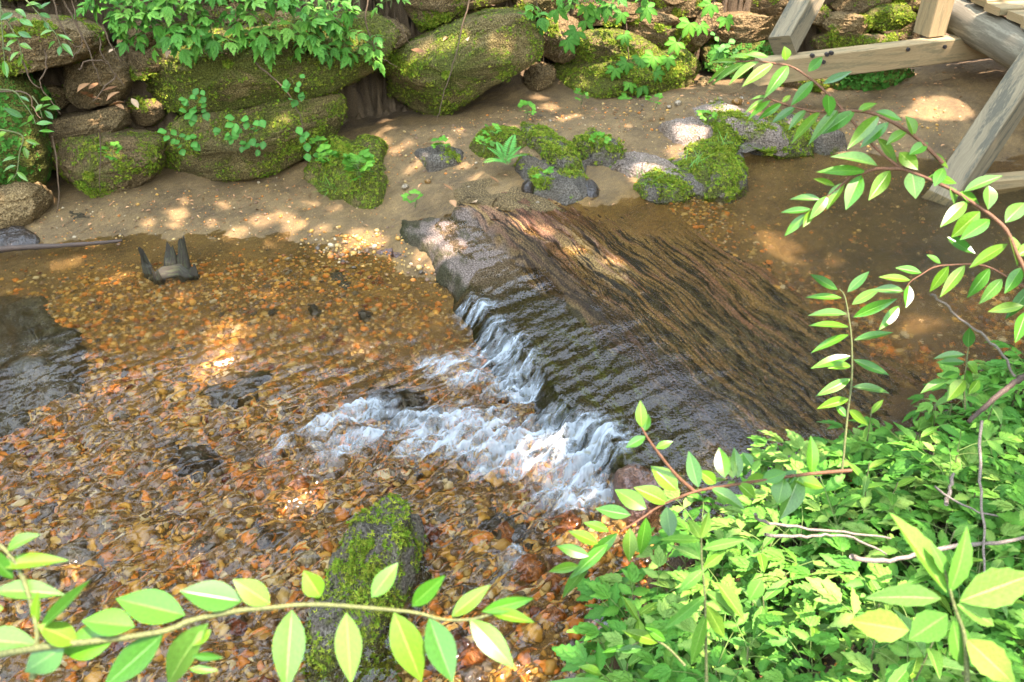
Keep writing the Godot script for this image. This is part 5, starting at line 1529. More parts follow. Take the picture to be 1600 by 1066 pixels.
func build_plants() -> void:
	# herbs on the near right bank
	var poly := PackedVector2Array()
	var b := [0.234,-1.459,0.438,-1.752,0.556,-1.952,0.92,-2.144,1.159,-2.193,1.401,-2.314,1.649,-2.486,1.902,-2.636,2.104,-2.455,1.367,-1.07,0.525,-1.018,0.243,-1.196]
	for i in range(0, b.size(), 2): poly.append(Vector2(b[i], b[i + 1]))
	var n := 0
	var spots := []
	while n < 170:
		var p := Vector2(rng.randf_range(0.1, 2.9), rng.randf_range(-2.9, -0.75))
		if not Geometry2D.is_point_in_polygon(p, poly): continue
		var ok := true
		for q in spots:
			if p.distance_to(q) < 0.075: ok = false
		if not ok and rng.randf() < 0.9: continue
		spots.append(p)
		var h := rng.randf_range(0.08, 0.22)
		var where := "in the middle of the near right thicket"
		if p.y < -2.1: where = "at the far edge of the near right thicket, by the bedrock"
		elif p.x < 0.75: where = "at the stream edge of the near right thicket"
		elif p.y > -1.5: where = "at the front of the near right thicket"
		elif p.x > 1.35: where = "in the near thicket close to the right edge"
		plant("bank_herb", "toothed green herb " + where, "herb", "herbs " + where, Vector3(p.x, ground(p.x, p.y), p.y), "yellowroot", 5, 7, rng.randf_range(0.12, 0.18), h, -0.1, 0.7, M.thin)
		n += 1
	# narrow-leaved shoots mixed in
	var m2 := 0
	while m2 < 26:
		var p := Vector2(rng.randf_range(0.2, 2.6), rng.randf_range(-2.7, -0.8))
		if not Geometry2D.is_point_in_polygon(p, poly): continue
		var sh := base("narrow_leaved_shoot", Vector3(p.x, ground(p.x, p.y), p.y))
		tag(sh, "slender shoot with narrow pale leaves among the bank herbs", "shoot", "narrow-leaved shoots of the bank")
		var hh := rng.randf_range(0.2, 0.36)
		var lean := Vector3(rng.randf_range(-0.06, 0.06), hh, rng.randf_range(-0.06, 0.06))
		var ss := begin()
		tube(ss, PackedVector3Array([Vector3(0, -0.02, 0), lean * 0.5 + Vector3(0.01, 0, 0), lean]), 0.003, 0.0015, 5)
		put(done(ss), "stem", M.stem_green, sh)
		for i in 9:
			var f := 0.35 + 0.65 * i / 9.0
			var bb := Basis(Vector3.UP, i * 2.4 + rng.randf() * 0.5) * Basis(Vector3.BACK, rng.randf_range(0.0, 0.6))
			var sz := rng.randf_range(0.06, 0.1)
			put(leaf_mesh("thin", rng.randi() % 6), "leaf", M.thin, sh, Transform3D(bb.scaled_local(Vector3(sz, sz, sz * 0.3)), lean * f))
		m2 += 1
	# hanging herbs over the upper left boulders
	var hang := vec3s([-2.067,0.928,-4.671,-1.96,0.95,-4.706,-1.897,0.861,-4.702,-1.813,0.925,-4.741,-1.763,0.845,-4.735,-1.69,0.931,-4.777,-1.623,0.85,-4.775,-1.539,0.906,-4.812,-1.47,0.824,-4.811,-1.385,0.879,-4.848,-1.329,0.798,-4.843,-1.24,0.9,-4.894,-1.168,0.815,-4.9,-1.1,0.885,-4.951,-1.041,0.814,-4.963,-1.85,0.987,-4.746,-1.653,0.989,-4.801,-1.471,0.962,-4.845,-1.281,0.964,-4.898,-1.14,0.764,-4.901,-0.982,0.742,-4.974,-0.904,0.692,-5.001,-1.052,0.671,-4.922,-0.859,0.61,-5.003,-1.968,0.785,-4.663,-1.582,0.801,-4.774,-1.983,0.996,-4.712,-1.24,0.712,-4.847,-1.382,0.754,-4.818,-1.74,0.782,-4.726,-1.932,0.828,-4.684,-1.818,0.773,-4.702,-1.648,0.769,-4.748,-1.525,0.75,-4.777,-1.427,0.928,-4.849,-1.58,0.954,-4.813,-1.761,0.972,-4.767,-1.332,0.937,-4.878,-1.188,0.942,-4.921,-1.113,0.712,-4.902,-0.991,0.855,-4.999,-2.046,0.866,-4.662,-0.789,0.65,-5.048,-0.931,0.784,-5.011])
	for p in hang:
		plant("wall_herb", "toothed green herb hanging over the top of the long left boulder", "herb", "herbs hanging over the upper left wall", p + Vector3(0, 0.03, 0), "yellowroot", 4, 5, rng.randf_range(0.13, 0.18), 0.05, -0.6, 0.45, M.thin, Vector3(0, 0, 1))
	var hang2 := vec3s([-0.677,0.88,-5.165,-0.843,0.884,-5.084,0.405,0.755,-5.582,0.503,0.798,-5.633,0.625,0.752,-5.667,0.746,0.793,-5.727,0.267,0.802,-5.542,0.152,0.744,-5.48])
	for p in hang2:
		plant("wall_herb", "small toothed herb sprouting at the top edge of the middle wall", "herb", "herbs at the top of the middle wall", p, "yellowroot", 4, 4, 0.15, 0.04, -0.5, 0.4, M.thin, Vector3(0, 0, 1))
	# five-leaved creeper on the wall
	var cre := vec3s([0.692,0.584,-5.593,1.106,0.625,-5.698,1.177,0.611,-5.705,1.234,0.727,-5.749,1.027,0.52,-5.653,0.884,0.446,-5.608,0.979,0.434,-5.62,0.803,0.435,-5.591,0.638,0.399,-5.517,0.905,0.361,-5.585,0.738,0.307,-5.528,0.822,0.291,-5.551,0.725,0.223,-5.498,0.907,0.18,-5.538,0.716,0.423,-5.554,0.439,0.688,-5.525,0.489,0.742,-5.561,0.389,0.633,-5.489,0.671,0.707,-5.621,0.58,0.757,-5.601,0.445,0.76,-5.549,0.144,0.686,-5.409,0.071,0.744,-5.398,1.339,0.644,-5.742,1.321,0.455,-5.682,0.339,0.593,-5.457,0.825,0.722,-5.681,0.266,0.766,-5.481])
	var o := base("creeper_vine", cre[0])
	tag(o, "five-leaved creeper trailing down the mossy wall", "vine")
	for s in [[0.691,0.761,-5.706,0.716,0.566,-5.657,0.736,0.403,-5.616,0.745,0.288,-5.585,0.732,0.203,-5.554],[1.117,0.609,-5.755,1.038,0.488,-5.706,0.989,0.409,-5.674],[0.144,0.811,-5.506,0.173,0.654,-5.47,0.194,0.458,-5.42],[1.279,0.768,-5.829,1.253,0.625,-5.782,1.345,0.456,-5.746],[0.545,0.757,-5.647,0.444,0.672,-5.582,0.35,0.583,-5.519,0.281,0.484,-5.462]]:
		var p := smooth_open(vec3s(s), 4)
		for i in p.size(): p[i] -= cre[0]
		var st := begin()
		tube(st, p, 0.004, 0.002, 5)
		put(done(st), "stem", M.root, o)
	for p in cre:
		var up := Vector3(rng.randf_range(-0.3, 0.3), rng.randf_range(0.7, 1.2), 1.0)
		var s := rng.randf_range(0.07, 0.105)
		var a := Vector3(rng.randf_range(-0.7, 0.7), -0.5, 0.4)
		put(leaf_mesh("creeper", rng.randi() % 3), "leaf", M.thin, o, Transform3D(leaf_basis(a, up, s, s), p - cre[0]))
	# small plants, each where it grows
	plant("bright_herb", "bright yellow-green leafy herb beside the grass tuft on the sand", "herb", "", Vector3(-0.814,0.13,-4.392), "herb", 3, 22, 0.11, 0.13, 0.0, 0.9, M.thin)
	plant("bright_herb", "dull green small herb left of the bright one on the mossy hump", "herb", "", Vector3(-1.001,0.16,-4.572), "herb", 3, 12, 0.09, 0.05, 0.0, 0.7, M.thin)
	var g := base("grass_tuft", Vector3(-0.968,0.08,-4.466))
	tag(g, "drooping grass tuft on the sand left of the bright herb", "grass")
	for i in 46:
		var yaw := rng.randf() * TAU
		var bb := Basis(Vector3.UP, yaw) * Basis(Vector3.BACK, rng.randf_range(0.1, 1.2))
		put(leaf_mesh("blade", 0), "blade", M.thin, g, Transform3D(bb.scaled_local(Vector3.ONE * rng.randf_range(0.07, 0.15)), Vector3(rng.randf_range(-0.03, 0.03), 0, rng.randf_range(-0.03, 0.03))))
	g = base("fern", Vector3(-0.035,0.22,-4.521))
	tag(g, "small fresh fern arching over the grey slab", "fern")
	for i in 7:
		var bb := Basis(Vector3.UP, i * 0.9 + 0.3) * Basis(Vector3.BACK, rng.randf_range(0.15, 0.7))
		put(leaf_mesh("frond", 0), "frond", M.thin, g, Transform3D(bb.scaled_local(Vector3.ONE * rng.randf_range(0.11, 0.17)), Vector3.ZERO))
	var small := [["tiny herb sprouting on the sand lip below the tilted boulder", Vector3(-0.393,0.2,-4.707)], ["low herb on the mossy lip left of the fern", Vector3(-0.158,0.25,-4.624)], ["green sprig on the mossy lip above the fern", Vector3(-0.114,0.27,-4.756)], ["green sprig at the foot of the wall right of the tilted boulder", Vector3(0.083,0.27,-5.068)], ["sprig at the base of the creeper on the far sand", Vector3(0.414,0.3,-5.219)], ["sprig below the creeper's lowest leaf", Vector3(0.849,0.3,-5.144)], ["tiny sprig on the dry slab top among dead leaves", Vector3(-0.497,0.15,-4.153)], ["small sprout on the grey slab", Vector3(0.165,0.22,-4.263)], ["herb on the low brown block", Vector3(-2.113,0.28,-4.434)], ["sprig on the long pale flagstone", Vector3(1.122,0.28,-4.941)], ["herb at the left of the mossy hump", Vector3(-1.072,0.2,-4.707)], ["sprig beside the small mossy lump on the sand", Vector3(0.453,0.3,-4.54)]]
	for s in small:
		plant("small_herb", s[0], "herb", "", s[1], "herb", 3, 7, 0.07, 0.03, 0.0, 0.9, M.thin)
	for s in [["grass wisps on the thick mossy pool-edge rock", Vector3(0.957,0.26,-4.381)], ["grass wisps on the low mossy slab", Vector3(0.686,0.2,-4.321)], ["grass wisps on the mossy edge below the flagstone", Vector3(1.192,0.24,-4.71)]]:
		g = base("grass_wisp", s[1])
		tag(g, s[0], "grass")
		for i in 16:
			var bb := Basis(Vector3.UP, rng.randf() * TAU) * Basis(Vector3.BACK, rng.randf_range(0.1, 0.9))
			put(leaf_mesh("blade", 0), "blade", M.thin, g, Transform3D(bb.scaled_local(Vector3.ONE * rng.randf_range(0.06, 0.12)), Vector3(rng.randf_range(-0.06, 0.06), 0, rng.randf_range(-0.05, 0.05))))
	# round-leaved sprigs clinging to the left boulders
	var k := 0
	for s in [["round-leaved sprig on the left face of the lower mossy boulder", vec3s([-1.776,0.41,-4.472,-1.743,0.374,-4.474,-1.699,0.402,-4.492,-1.691,0.345,-4.483,-1.74,0.331,-4.466,-1.756,0.44,-4.484,-1.657,0.365,-4.496])], ["dense round-leaved patch on the right face of the lower mossy boulder", vec3s([-1.465,0.442,-4.525,-1.428,0.405,-4.528,-1.387,0.434,-4.545,-1.378,0.367,-4.534,-1.428,0.356,-4.518,-1.455,0.392,-4.517,-1.359,0.398,-4.545,-1.338,0.446,-4.561,-1.417,0.305,-4.511,-1.488,0.379,-4.506,-1.513,0.43,-4.509,-1.333,0.346,-4.542,-1.393,0.322,-4.521,-1.431,0.465,-4.539,-1.363,0.306,-4.526])], ["round-leaved sprig dangling between the two left boulders", vec3s([-1.675,0.577,-4.533,-1.649,0.543,-4.534,-1.62,0.603,-4.554,-1.669,0.512,-4.522,-1.601,0.554,-4.549,-1.613,0.513,-4.538,-1.642,0.478,-4.523,-1.693,0.563,-4.526,-1.611,0.577,-4.551])], ["round leaves strung along the thin vine on the left boulders", vec3s([-1.179,0.62,-4.684,-1.163,0.592,-4.687,-1.153,0.531,-4.68,-1.131,0.534,-4.691,-1.14,0.357,-4.651,-1.117,0.335,-4.659,-1.128,0.28,-4.642,-1.114,0.215,-4.636,-1.139,0.62,-4.705])], ["sprig of green leaves by the right foot of the left boulders", vec3s([-1.054,0.233,-4.727,-1.025,0.191,-4.738,-0.99,0.209,-4.756,-0.98,0.142,-4.76,-1.04,0.144,-4.73,-1.016,0.112,-4.742,-1.077,0.164,-4.711,-0.945,0.154,-4.778])], ["leafy trail low on the broad tan block", vec3s([1.285,0.548,-5.704,1.321,0.51,-5.699,1.299,0.475,-5.684,1.341,0.462,-5.687,1.32,0.418,-5.671,1.372,0.397,-5.673,1.39,0.533,-5.717,1.415,0.48,-5.705,1.331,0.381,-5.661])]]:
		var pts: PackedVector3Array = s[1]
		var q := base("leaf_sprig", pts[0])
		tag(q, s[0], "sprig")
		var st := begin()
		tube(st, PackedVector3Array([Vector3.ZERO, (pts[1] - pts[0]) * 0.5 + Vector3(0, 0, -0.02), pts[1] - pts[0]]), 0.002, 0.001, 4)
		put(done(st), "stem", M.stem_green, q)
		for p in pts:
			for j in 2:
				var sz := rng.randf_range(0.035, 0.055)
				var a := Vector3(rng.randf_range(-1, 1), rng.randf_range(-0.8, 0.4), 0.6)
				put(leaf_mesh("round", rng.randi() % 3), "leaf", M.thin, q, Transform3D(leaf_basis(a, Vector3(0, 1, 0.8), sz, sz), p - pts[0] + Vector3(rng.randf_range(-0.02, 0.02), rng.randf_range(-0.02, 0.02), 0.03)))
		k += 1

func build_woody() -> void:
	for s in [[-2.24,1.086,-4.536,-2.223,0.941,-4.509,-2.191,0.851,-4.498,-2.155,0.842,-4.506],
[-2.195,1.054,-4.542,-2.135,0.876,-4.519,-2.103,0.723,-4.494,-2.086,0.645,-4.482],
[-2.314,0.831,-4.459,-2.322,0.757,-4.441,-2.364,0.685,-4.414,-2.332,0.606,-4.405,-2.297,0.526,-4.397],
[-2.42,0.795,-4.422,-2.397,0.688,-4.405,-2.36,0.661,-4.409],
[-2.061,0.87,-4.538,-2.067,0.796,-4.52,-2.045,0.755,-4.517,-2.014,0.691,-4.512,-1.984,0.636,-4.508],
[-2.183,0.73,-4.474,-2.139,0.769,-4.494,-2.072,0.766,-4.512,-2.046,0.749,-4.516],
[-2.014,0.691,-4.512,-2.088,0.63,-4.478,-2.142,0.573,-4.45],
[-2.04,0.928,-4.557,-2.013,0.822,-4.541,-1.981,0.75,-4.534],
[-2.156,1.052,-4.552,-2.15,0.921,-4.525,-2.146,0.847,-4.51,-2.202,0.786,-4.481],
[-0.773,0.969,-5.012,-0.792,0.813,-4.969,-0.742,0.659,-4.96,-0.694,0.619,-4.975,-0.645,0.578,-4.991],
[-0.234,0.91,-5.251,-0.299,0.683,-5.176,-0.35,0.518,-5.12,-0.409,0.351,-5.059,-0.441,0.249,-5.02],
[-1.347,0.691,-4.697,-1.231,0.569,-4.702,-1.156,0.411,-4.698,-1.138,0.238,-4.669,-1.129,0.145,-4.666],
[-2.354,0.421,-4.358,-2.379,0.143,-4.303,-2.477,-0.069,-4.275,-2.539,-0.118,-4.258],
[-2.133,0.43,-4.421,-2.19,0.118,-4.355],
[-0.633,0.824,-5.051,-0.572,0.685,-5.051],
[-2.571,0.668,-4.352,-2.434,0.643,-4.385,-2.414,0.568,-4.374,-2.389,0.519,-4.37]]:
		var raw := vec3s(s)
		var p := smooth_open(raw, 5)
		for i in p.size(): p[i] += Vector3(n_fine.get_noise_1d(i * 7.0), n_fine.get_noise_1d(i * 5.0 + 50.0), 0) * 0.012 - raw[0]
		var st := begin()
		tube(st, p, 0.005, 0.002, 5)
		var o := put(done(st), "hanging_root", M.root, self, Transform3D(Basis(), raw[0]))
		tag(o, "thin pale root or vine hanging down the boulder wall", "root", "roots hanging on the wall")
	for d in [
	["pale bare twig lying across the herbs, upper of two at left",[0.529,0.77,-1.379,0.567,0.733,-1.394,0.72,0.692,-1.406,0.867,0.655,-1.421],0.004],
	["forked pale twig under the upper bare twig in the herbs",[0.55,0.734,-1.354,0.646,0.721,-1.365,0.737,0.708,-1.377,0.836,0.664,-1.366],0.004],
	["thick pale stick lying in the herbs towards the right edge",[0.7,0.772,-1.258,0.795,0.739,-1.281,0.935,0.732,-1.322,1.065,0.713,-1.354,1.171,0.696,-1.388],0.006],
	["thin white upright dead stem in the right herbs",[1.1,0.839,-1.611,1.062,0.787,-1.493,1.035,0.742,-1.38,1.002,0.706,-1.273],0.004],
	["slanting grey twig behind the upright dead stem",[1.037,0.643,-1.596,1.121,0.631,-1.526,1.23,0.653,-1.48],0.003],
	["bare crooked twig reaching over the upper pool",[1.346,0.743,-1.91,1.306,0.803,-1.927,1.244,0.856,-1.94,1.17,0.906,-1.95,1.104,0.96,-1.964,1.076,0.98,-1.954],0.004],
	["dark crooked branch at right edge above the herbs",[1.38,0.836,-1.853,1.3,0.822,-1.812,1.239,0.809,-1.773,1.173,0.788,-1.728,1.124,0.777,-1.689],0.009],
	["reddish upright dead stem standing in the herbs",[1.065,0.607,-1.57,1.075,0.639,-1.593,1.084,0.672,-1.616],0.006]
]:
		var raw := vec3s(d[1])
		var p := smooth_open(raw, 6)
		for i in p.size(): p[i] += Vector3(n_fine.get_noise_1d(i * 9.0), n_fine.get_noise_1d(i * 6.0 + 50.0), 0) * 0.008 - raw[0]
		var st := begin()
		tube(st, p, d[2], d[2] * 0.6, 7, 0.3)
		tag(put(done(st), "twig", M.dark_twig if "dark" in d[0] else M.twig, self, Transform3D(Basis(), raw[0])), d[0], "twig")
	# long stick at the left water edge
	var raw := vec3s([-2.689,0.035,-3.828,-2.468,0.035,-3.892,-2.257,0.035,-3.918,-2.077,0.035,-3.944,-1.958,0.035,-3.971])
	var p := smooth_open(raw, 6)
	for i in p.size(): p[i] -= raw[0]
	var st := begin()
	tube(st, p, 0.018, 0.007, 8, 0.3)
	var o := put(done(st), "stick", M.dark_twig, self, Transform3D(Basis(), raw[0]))
	tag(o, "long dark stick lying at the waterline at the left edge", "stick")
	# broken stump
	var at: Vector3 = Vector3(-1.638,0,-3.722)
	var q := base("broken_stump", at + Vector3(0, -0.06, 0))
	tag(q, "dark splintered stump standing in the shallow water at left", "stump")
	var specs := [[Vector3(-0.09, 0, 0.03), Vector3(-0.13, 0.17, -0.02), 0.035, 0.012], [Vector3(0.0, 0, 0.0), Vector3(0.01, 0.2, -0.03), 0.05, 0.03], [Vector3(0.06, 0, 0.0), Vector3(0.07, 0.22, -0.03), 0.045, 0.028], [Vector3(0.11, 0, 0.02), Vector3(0.12, 0.09, 0.03), 0.04, 0.02], [Vector3(-0.04, 0, 0.06), Vector3(-0.05, 0.1, 0.06), 0.035, 0.02]]
	for s in specs:
		st = begin()
		var a: Vector3 = s[0]
		var b: Vector3 = s[1]
		var low := []
		var mid := []
		var top := []
		for k in 8:
			var f := TAU * k / 8.0
			var o2 := Vector3(cos(f), 0, sin(f) * 0.7)
			low.append(a + Vector3(0, -0.1, 0) + o2 * s[2] * rng.randf_range(0.9, 1.3))
			mid.append(a.lerp(b, 0.55) + o2 * lerpf(s[2], s[3], 0.5) * rng.randf_range(0.7, 1.2))
			top.append(b + o2 * s[3] * rng.randf_range(0.5, 1.1) + Vector3(0, rng.randf_range(-0.07, 0.03), 0))
		for pair in [[low, mid, 0.0], [mid, top, 0.5]]:
			for k in 8:
				var k2 := (k + 1) % 8
				var quad := [pair[0][k], pair[0][k2], pair[1][k2], pair[1][k]]
				for j in [0, 2, 1, 0, 3, 2]:
					st.set_smooth_group(-1)
					st.set_uv(Vector2(pair[2] + (0.5 if j > 1 else 0.0), (k + (1.0 if j == 1 or j == 2 else 0.0)) / 8.0))
					st.add_vertex(quad[j])
		for k in range(1, 7):
			for j in [0, k + 1, k]:
				st.set_uv(Vector2(0.3, 0.3))
				st.add_vertex(top[j])
		put(done(st), "splinter", M.driftwood, q)
	st = begin()
	tube(st, PackedVector3Array([Vector3(-0.09, 0.02, 0.02), Vector3(-0.03, 0.06, 0.01), Vector3(0.04, 0.065, 0.0), Vector3(0.09, 0.02, 0.02)]), 0.04, 0.04, 9, 0.9)
	put(done(st), "root_base", M.driftwood, q)
	# dead leaves
	var spots := vec3s([-0.579,0.603,-5.061,-0.111,0.783,-5.309,-0.147,0.753,-5.287,-0.366,0.647,-5.175,-0.265,0.65,-5.215,-2.082,0.747,-4.542,-2.034,0.773,-4.562,-2.23,0.555,-4.453,-2.188,0.542,-4.461,-2.145,0.526,-4.469,-2.256,0.573,-4.45,-1.661,0.743,-4.658,-1.783,0.747,-4.625,-1.527,0.695,-4.683,-2.09,0.495,-4.477,-2.044,0.503,-4.491,1.399,0.53,-5.701,-2.139,0.568,-4.481,-2.202,0.581,-4.467,-2.008,0.519,-4.505,-2.179,0.504,-4.454,-1.988,0.473,-4.499,-2.057,0.555,-4.501])
	for s in spots: dead_leaf(s + Vector3(0, 0.02, -0.1), "curled brown dead leaf caught on the wall boulders", "dead leaves on the wall")
	for s in [Vector3(-0.179,0.16,-4.133), Vector3(-0.283,0.16,-4.076), Vector3(-0.307,0.16,-4.267), Vector3(-0.067,0.17,-4.339), Vector3(-0.111,0.15,-3.963), Vector3(-0.444,0.14,-3.982), Vector3(-0.226,0.14,-3.703)]:
		dead_leaf(s + Vector3(0, 0.008, 0), "grey dead leaf on the dry top of the ledge", "dead leaves on the ledge")
	for i in 60:
		var x := rng.randf_range(0.25, 1.3)
		var z := rng.randf_range(-2.0, -1.2)
		if ground(x, z) > 0.02: dead_leaf(Vector3(x, ground(x, z) + 0.01, z), "brown leaf litter under the near right herbs", "leaf litter of the near bank")

func dead_leaf(p: Vector3, label: String, group: String) -> void:
	var b := Basis.from_euler(Vector3(rng.randf_range(-0.4, 0.4), rng.randf() * TAU, rng.randf_range(-0.4, 0.4)))
	tag(put(leaf_mesh("dead", rng.randi() % 4), "fallen_leaf", M.dead, self, Transform3D(b.scaled_local(Vector3.ONE * rng.randf_range(0.05, 0.09)), p)), label, "leaf", group)

# ------------------------------------------------------------------ timber
func timber(a: Vector3, b: Vector3, w: float, h: float, up: Vector3, called: String, mat: Material, parent: Node3D, shift := 0.0) -> MeshInstance3D:
	var x := (b - a).normalized()
	var z := x.cross(up).normalized()
	var y := z.cross(x)
	var ch := 0.007
	var sec := [Vector2(-w / 2 + ch, h / 2), Vector2(w / 2 - ch, h / 2), Vector2(w / 2, h / 2 - ch), Vector2(w / 2, -h / 2 + ch), Vector2(w / 2 - ch, -h / 2), Vector2(-w / 2 + ch, -h / 2), Vector2(-w / 2, -h / 2 + ch), Vector2(-w / 2, h / 2 - ch)]
	var st := begin()
	var n := 10
	var length := (b - a).length()
	var per := 0.0
	for k in 8:
		var p: Vector2 = sec[k]
		var q: Vector2 = sec[(k + 1) % 8]
		var d := p.distance_to(q)
		st.set_smooth_group(-1)
		for i in n:
			var f0 := float(i) / n
			var f1 := float(i + 1) / n
			var quad := [[f0, p], [f1, p], [f1, q], [f0, q]]
			for j in [0, 1, 2, 0, 2, 3]:
				var c: Vector2 = quad[j][1]
				st.set_uv(Vector2(quad[j][0] * length * 0.8 + shift, (per + (d if j > 1 else 0.0)) * 1.3 + shift))
				st.add_vertex(x * length * quad[j][0] + z * c.x + y * c.y)
		per += d
	for e in 2:
		for k in range(1, 7):
			for j in ([0, k, k + 1] if e else [0, k + 1, k]):
				st.set_uv(Vector2(sec[j].x, sec[j].y) * 1.5 + Vector2(shift, shift))
				st.add_vertex(x * length * e + z * sec[j].x + y * sec[j].y)
	return put(done(st), called, mat, parent, Transform3D(Basis(), a - parent.position))

func build_bridge() -> void:
	var ends := [Vector3(1.444,0.472,-5.232), Vector3(3.06,0.472,-5.777)]
	var o := base("footbridge", ends[0])
	tag(o, "weathered timber footbridge end with braces, log stringer and deck boards", "footbridge")
	var bolted := timber(ends[0], ends[1], 0.09, 0.15, Vector3.UP, "beam", M.timber, o, 0.1)
	var x: Vector3 = (ends[1] - ends[0]).normalized()
	ends = [Vector3(1.598,0.59,-5.343), Vector3(2,0.964,-5.971)]
	timber(ends[0], ends[1], 0.14, 0.14, Vector3(-0.8, 0.5, 0.7), "brace", M.weathered, o, 0.4)
	ends = [Vector3(2.617,0.558,-5.711), Vector3(2.617,1.658,-5.711)]
	timber(ends[0] + Vector3(0, 0.0, 0), ends[1], 0.14, 0.14, Vector3(0.35, 0, 0.94), "post", M.timber, o, 0.7)
	ends = [Vector3(2.232,0.04,-4.249), Vector3(2.853,0.725,-4.827)]
	timber(ends[0], ends[1], 0.15, 0.15, Vector3(-0.9, 0.5, 0.65), "brace", M.weathered, o, 0.25)
	ends = [Vector3(2.494,0.134,-4.352), Vector3(3.253,0.094,-4.568)]
	timber(ends[0], ends[1], 0.09, 0.14, Vector3.UP, "beam", M.timber, o, 0.55)
	ends = [Vector3(2.826,0.628,-5.919), Vector3(3.08,0.559,-4.833)]
	var st := begin()
	var pts := PackedVector3Array()
	for i in 13: pts.append(ends[0].lerp(ends[1], i / 12.0) - o.position)
	tube(st, pts, 0.115, 0.115, 24, 0.12)
	put(done(st), "log_stringer", M.log, o)
	# deck boards over the log
	var along: Vector3 = (ends[1] - ends[0]).normalized()
	var across := along.cross(Vector3.UP).normalized()
	if across.x < 0: across = -across
	for i in 9:
		var c: Vector3 = ends[0] + along * (0.10 + i * 0.155) + Vector3(0, 0.155, 0)
		timber(c - across * 0.02 * (i % 3 + 1) , c + across * 1.3, 0.14, 0.045, Vector3.UP, "deck_board", M.timber, o, 0.13 * i)
	# bolts on the beam
	for p in [Vector3(1.862,0.546,-5.337), Vector3(1.892,0.552,-5.341), Vector3(1.858,0.503,-5.306), Vector3(1.764,0.549,-5.314), Vector3(2.412,0.519,-5.537), Vector3(2.674,0.508,-5.627)]:
		var c := CylinderMesh.new()
		c.top_radius = 0.012
		c.bottom_radius = 0.012
		c.height = 0.02
		c.radial_segments = 10
		c.rings = 1
		var toward := Vector3.UP.cross(x).normalized()
		if toward.z < 0: toward = -toward
		# seat the bolt on the front face of the beam
		var bp: Vector3 = p
		var rel: Vector3 = bp - o.position
		rel -= toward * (rel.dot(toward) - 0.047)
		put(c, "bolt", M.iron, bolted, Transform3D(Basis(x, toward, x.cross(toward)), rel))

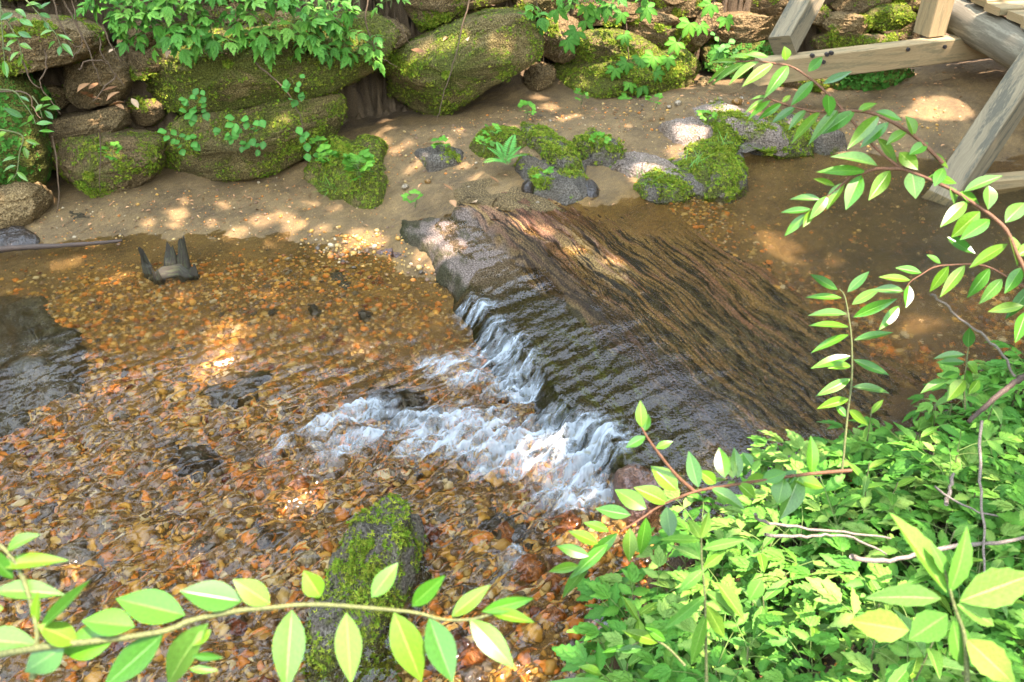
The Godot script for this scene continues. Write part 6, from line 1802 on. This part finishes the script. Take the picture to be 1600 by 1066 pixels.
# ------------------------------------------------------------------ trees that shade the place
func build_trees() -> void:
	var st := begin()
	for s in [-1.0, 1.0]:
		for p in [Vector3(-0.5, 0, 0), Vector3(0, 0.12, 0.3 * s), Vector3(0.5, -0.05, 0)]:
			st.set_color(Color(0.06, 0.12, 0.025))
			st.add_vertex(p)
	var leaf := done(st)
	var trunks := [Vector3(-4.6, 0.9, -7.2), Vector3(5.6, 0.9, -7.6), Vector3(4.9, 0.6, 1.6)]
	var tops := [Vector3(0.2, 8.6, -2.8), Vector3(3.8, 8.8, -3.4), Vector3(4.0, 8.4, 0.4)]
	var lists := [[], [], []]
	var thin := noise(71, 0.55, 2)
	var tries := 0
	while tries < 95000:
		tries += 1
		var g := Vector2(rng.randf_range(-4.2, 4.2), rng.randf_range(-5.7, 0.6))
		var y := rng.randf_range(6.0, 9.0)
		var skip := false
		for s in sun_spots:
			var dx: float = g.x - s[0]
			var dz: float = g.y - s[1]
			var r: float = s[2] * 0.8 + 0.045
			if dx * dx + dz * dz < r * r:
				skip = true
				break
		if skip: continue
		# thinner over the near right bank
		if g.x > 0.35 and g.y > -2.3 and rng.randf() < 0.72: continue
		if thin.get_noise_2d(g.x, g.y) > 0.3 and rng.randf() < 0.3: continue
		var p := Vector3(g.x, 0, g.y) + SUN * (y / SUN.y)
		var best := 0
		for k in 3:
			if Vector2(p.x, p.z).distance_to(Vector2(tops[k].x, tops[k].z)) < Vector2(p.x, p.z).distance_to(Vector2(tops[best].x, tops[best].z)): best = k
		lists[best].append(p)
	var words := ["broadleaf tree leaning over the left of the stream from behind the wall", "broadleaf tree leaning over the upper pool from behind the bridge", "broadleaf tree on the near right bank shading the herbs"]
	for k in 3:
		var o := base("shade_tree", trunks[k])
		tag(o, words[k], "tree")
		var t := begin()
		var mid: Vector3 = trunks[k].lerp(tops[k], 0.5) + Vector3(0, 1.2, 0)
		var spine := smooth_open(PackedVector3Array([Vector3(0, -0.3, 0), (mid - trunks[k]) * Vector3(0.35, 0.6, 0.35), mid - trunks[k], tops[k] - trunks[k]]), 6)
		tube(t, spine, 0.2, 0.05, 10, 0.4)
		put(done(t), "trunk", M.bark, o)
		for j in 7:
			t = begin()
			var from := spine[spine.size() - 2 - j]
			var to: Vector3 = tops[k] - trunks[k] + Vector3(rng.randf_range(-2.2, 2.2), rng.randf_range(-2.2, 0.6), rng.randf_range(-2.2, 2.2))
			tube(t, smooth_open(PackedVector3Array([from, from.lerp(to, 0.5) + Vector3(0, 0.3, 0), to]), 5), 0.04, 0.012, 6)
			put(done(t), "limb", M.bark, o)
		var mm := MultiMesh.new()
		mm.transform_format = MultiMesh.TRANSFORM_3D
		mm.use_colors = true
		mm.mesh = leaf
		mm.instance_count = lists[k].size()
		for i in lists[k].size():
			var s := rng.randf_range(0.1, 0.15)
			mm.set_instance_transform(i, Transform3D(Basis.from_euler(Vector3(rng.randf_range(-0.7, 0.7), rng.randf() * TAU, rng.randf_range(-0.7, 0.7))).scaled_local(Vector3.ONE * s), lists[k][i] - trunks[k]))
			var c := rng.randf_range(0.7, 1.3)
			mm.set_instance_color(i, Color(c, c, c))
		var w := MultiMeshInstance3D.new()
		w.multimesh = mm
		w.material_override = M.crown
		w.name = "crown"
		w.set_meta("kind", "stuff")
		o.add_child(w)
	# the wood on the slope behind the wall and up the sides
	var mm := MultiMesh.new()
	mm.transform_format = MultiMesh.TRANSFORM_3D
	mm.use_colors = true
	mm.mesh = leaf
	mm.instance_count = 60000
	for i in 60000:
		var a := rng.randf_range(-PI, PI)
		var r := rng.randf_range(9.0, 16.0)
		var p := Vector3(sin(a) * r, 0, -3.0 - cos(a) * r)
		p.y = 0.4 + (0.36 if absf(a) > 2.0 else (0.86 if a > -1.35 and a < -0.3 else 1.08)) * r * pow(rng.randf(), 1.1)
		var s := rng.randf_range(0.35, 0.75)
		mm.set_instance_transform(i, Transform3D(Basis.from_euler(Vector3(rng.randf_range(-0.8, 0.8), rng.randf() * TAU, rng.randf_range(-0.8, 0.8))).scaled_local(Vector3.ONE * s), p))
		var c := rng.randf_range(0.6, 1.2)
		mm.set_instance_color(i, Color(c, c, c))
	var w := MultiMeshInstance3D.new()
	w.multimesh = mm
	w.material_override = M.crown
	w.name = "woodland"
	add_child(w)
	tag(w, "leafy woodland on the slope behind the boulder wall", "wood", "", "stuff")

# ------------------------------------------------------------------ scene
func _ready() -> void:
	var cam := Camera3D.new()
	cam.name = "camera"
	cam.position = Vector3(0, 2.2, 0)
	cam.rotation_degrees = Vector3(-35, 0, 0)
	cam.fov = 41.69
	cam.near = 0.05
	cam.far = 300.0
	add_child(cam)
	cam.current = true
	var lens := CameraAttributesPhysical.new()
	lens.frustum_focal_length = 31.52
	lens.frustum_focus_distance = 3.3
	lens.exposure_aperture = 6.0
	lens.frustum_near = 0.05
	lens.frustum_far = 300.0
	cam.attributes = lens
	var env := Environment.new()
	env.background_mode = Environment.BG_SKY
	env.tonemap_mode = Environment.TONE_MAPPER_LINEAR
	env.tonemap_exposure = 5.0
	env.sdfgi_enabled = true
	env.ssao_enabled = true
	env.ssil_enabled = true
	var sm := ProceduralSkyMaterial.new()
	sm.sky_top_color = Color(0.73, 0.78, 0.86)
	sm.sky_horizon_color = Color(0.95, 0.92, 0.87)
	sm.sky_curve = 0.25
	sm.ground_bottom_color = Color(0.2, 0.2, 0.16)
	sm.ground_horizon_color = Color(0.5, 0.5, 0.45)
	sm.sky_energy_multiplier = 1.5
	var sky := Sky.new()
	sky.sky_material = sm
	env.sky = sky
	var we := WorldEnvironment.new()
	we.environment = env
	add_child(we)
	var sun := DirectionalLight3D.new()
	sun.name = "sun"
	sun.light_energy = 1.5
	sun.light_color = Color(1.0, 0.91, 0.87)
	sun.light_angular_distance = 0.35
	sun.shadow_enabled = true
	add_child(sun)
	sun.look_at_from_position(SUN * 10.0, Vector3.ZERO, Vector3.FORWARD)

	rng.seed = 20240611
	n_big = noise(11, 1.2, 2)
	n_mid = noise(12, 4.0, 4)
	n_fine = noise(13, 22.0, 3)
	n_warp = noise(14, 2.2, 3)
	make_materials()
	make_fields()
	build_ground()
	build_ledge()
	build_water()
	build_bridge()
	build_rocks()
	build_pebbles()
	build_woody()
	build_plants()
	build_sprays()
	build_trees()
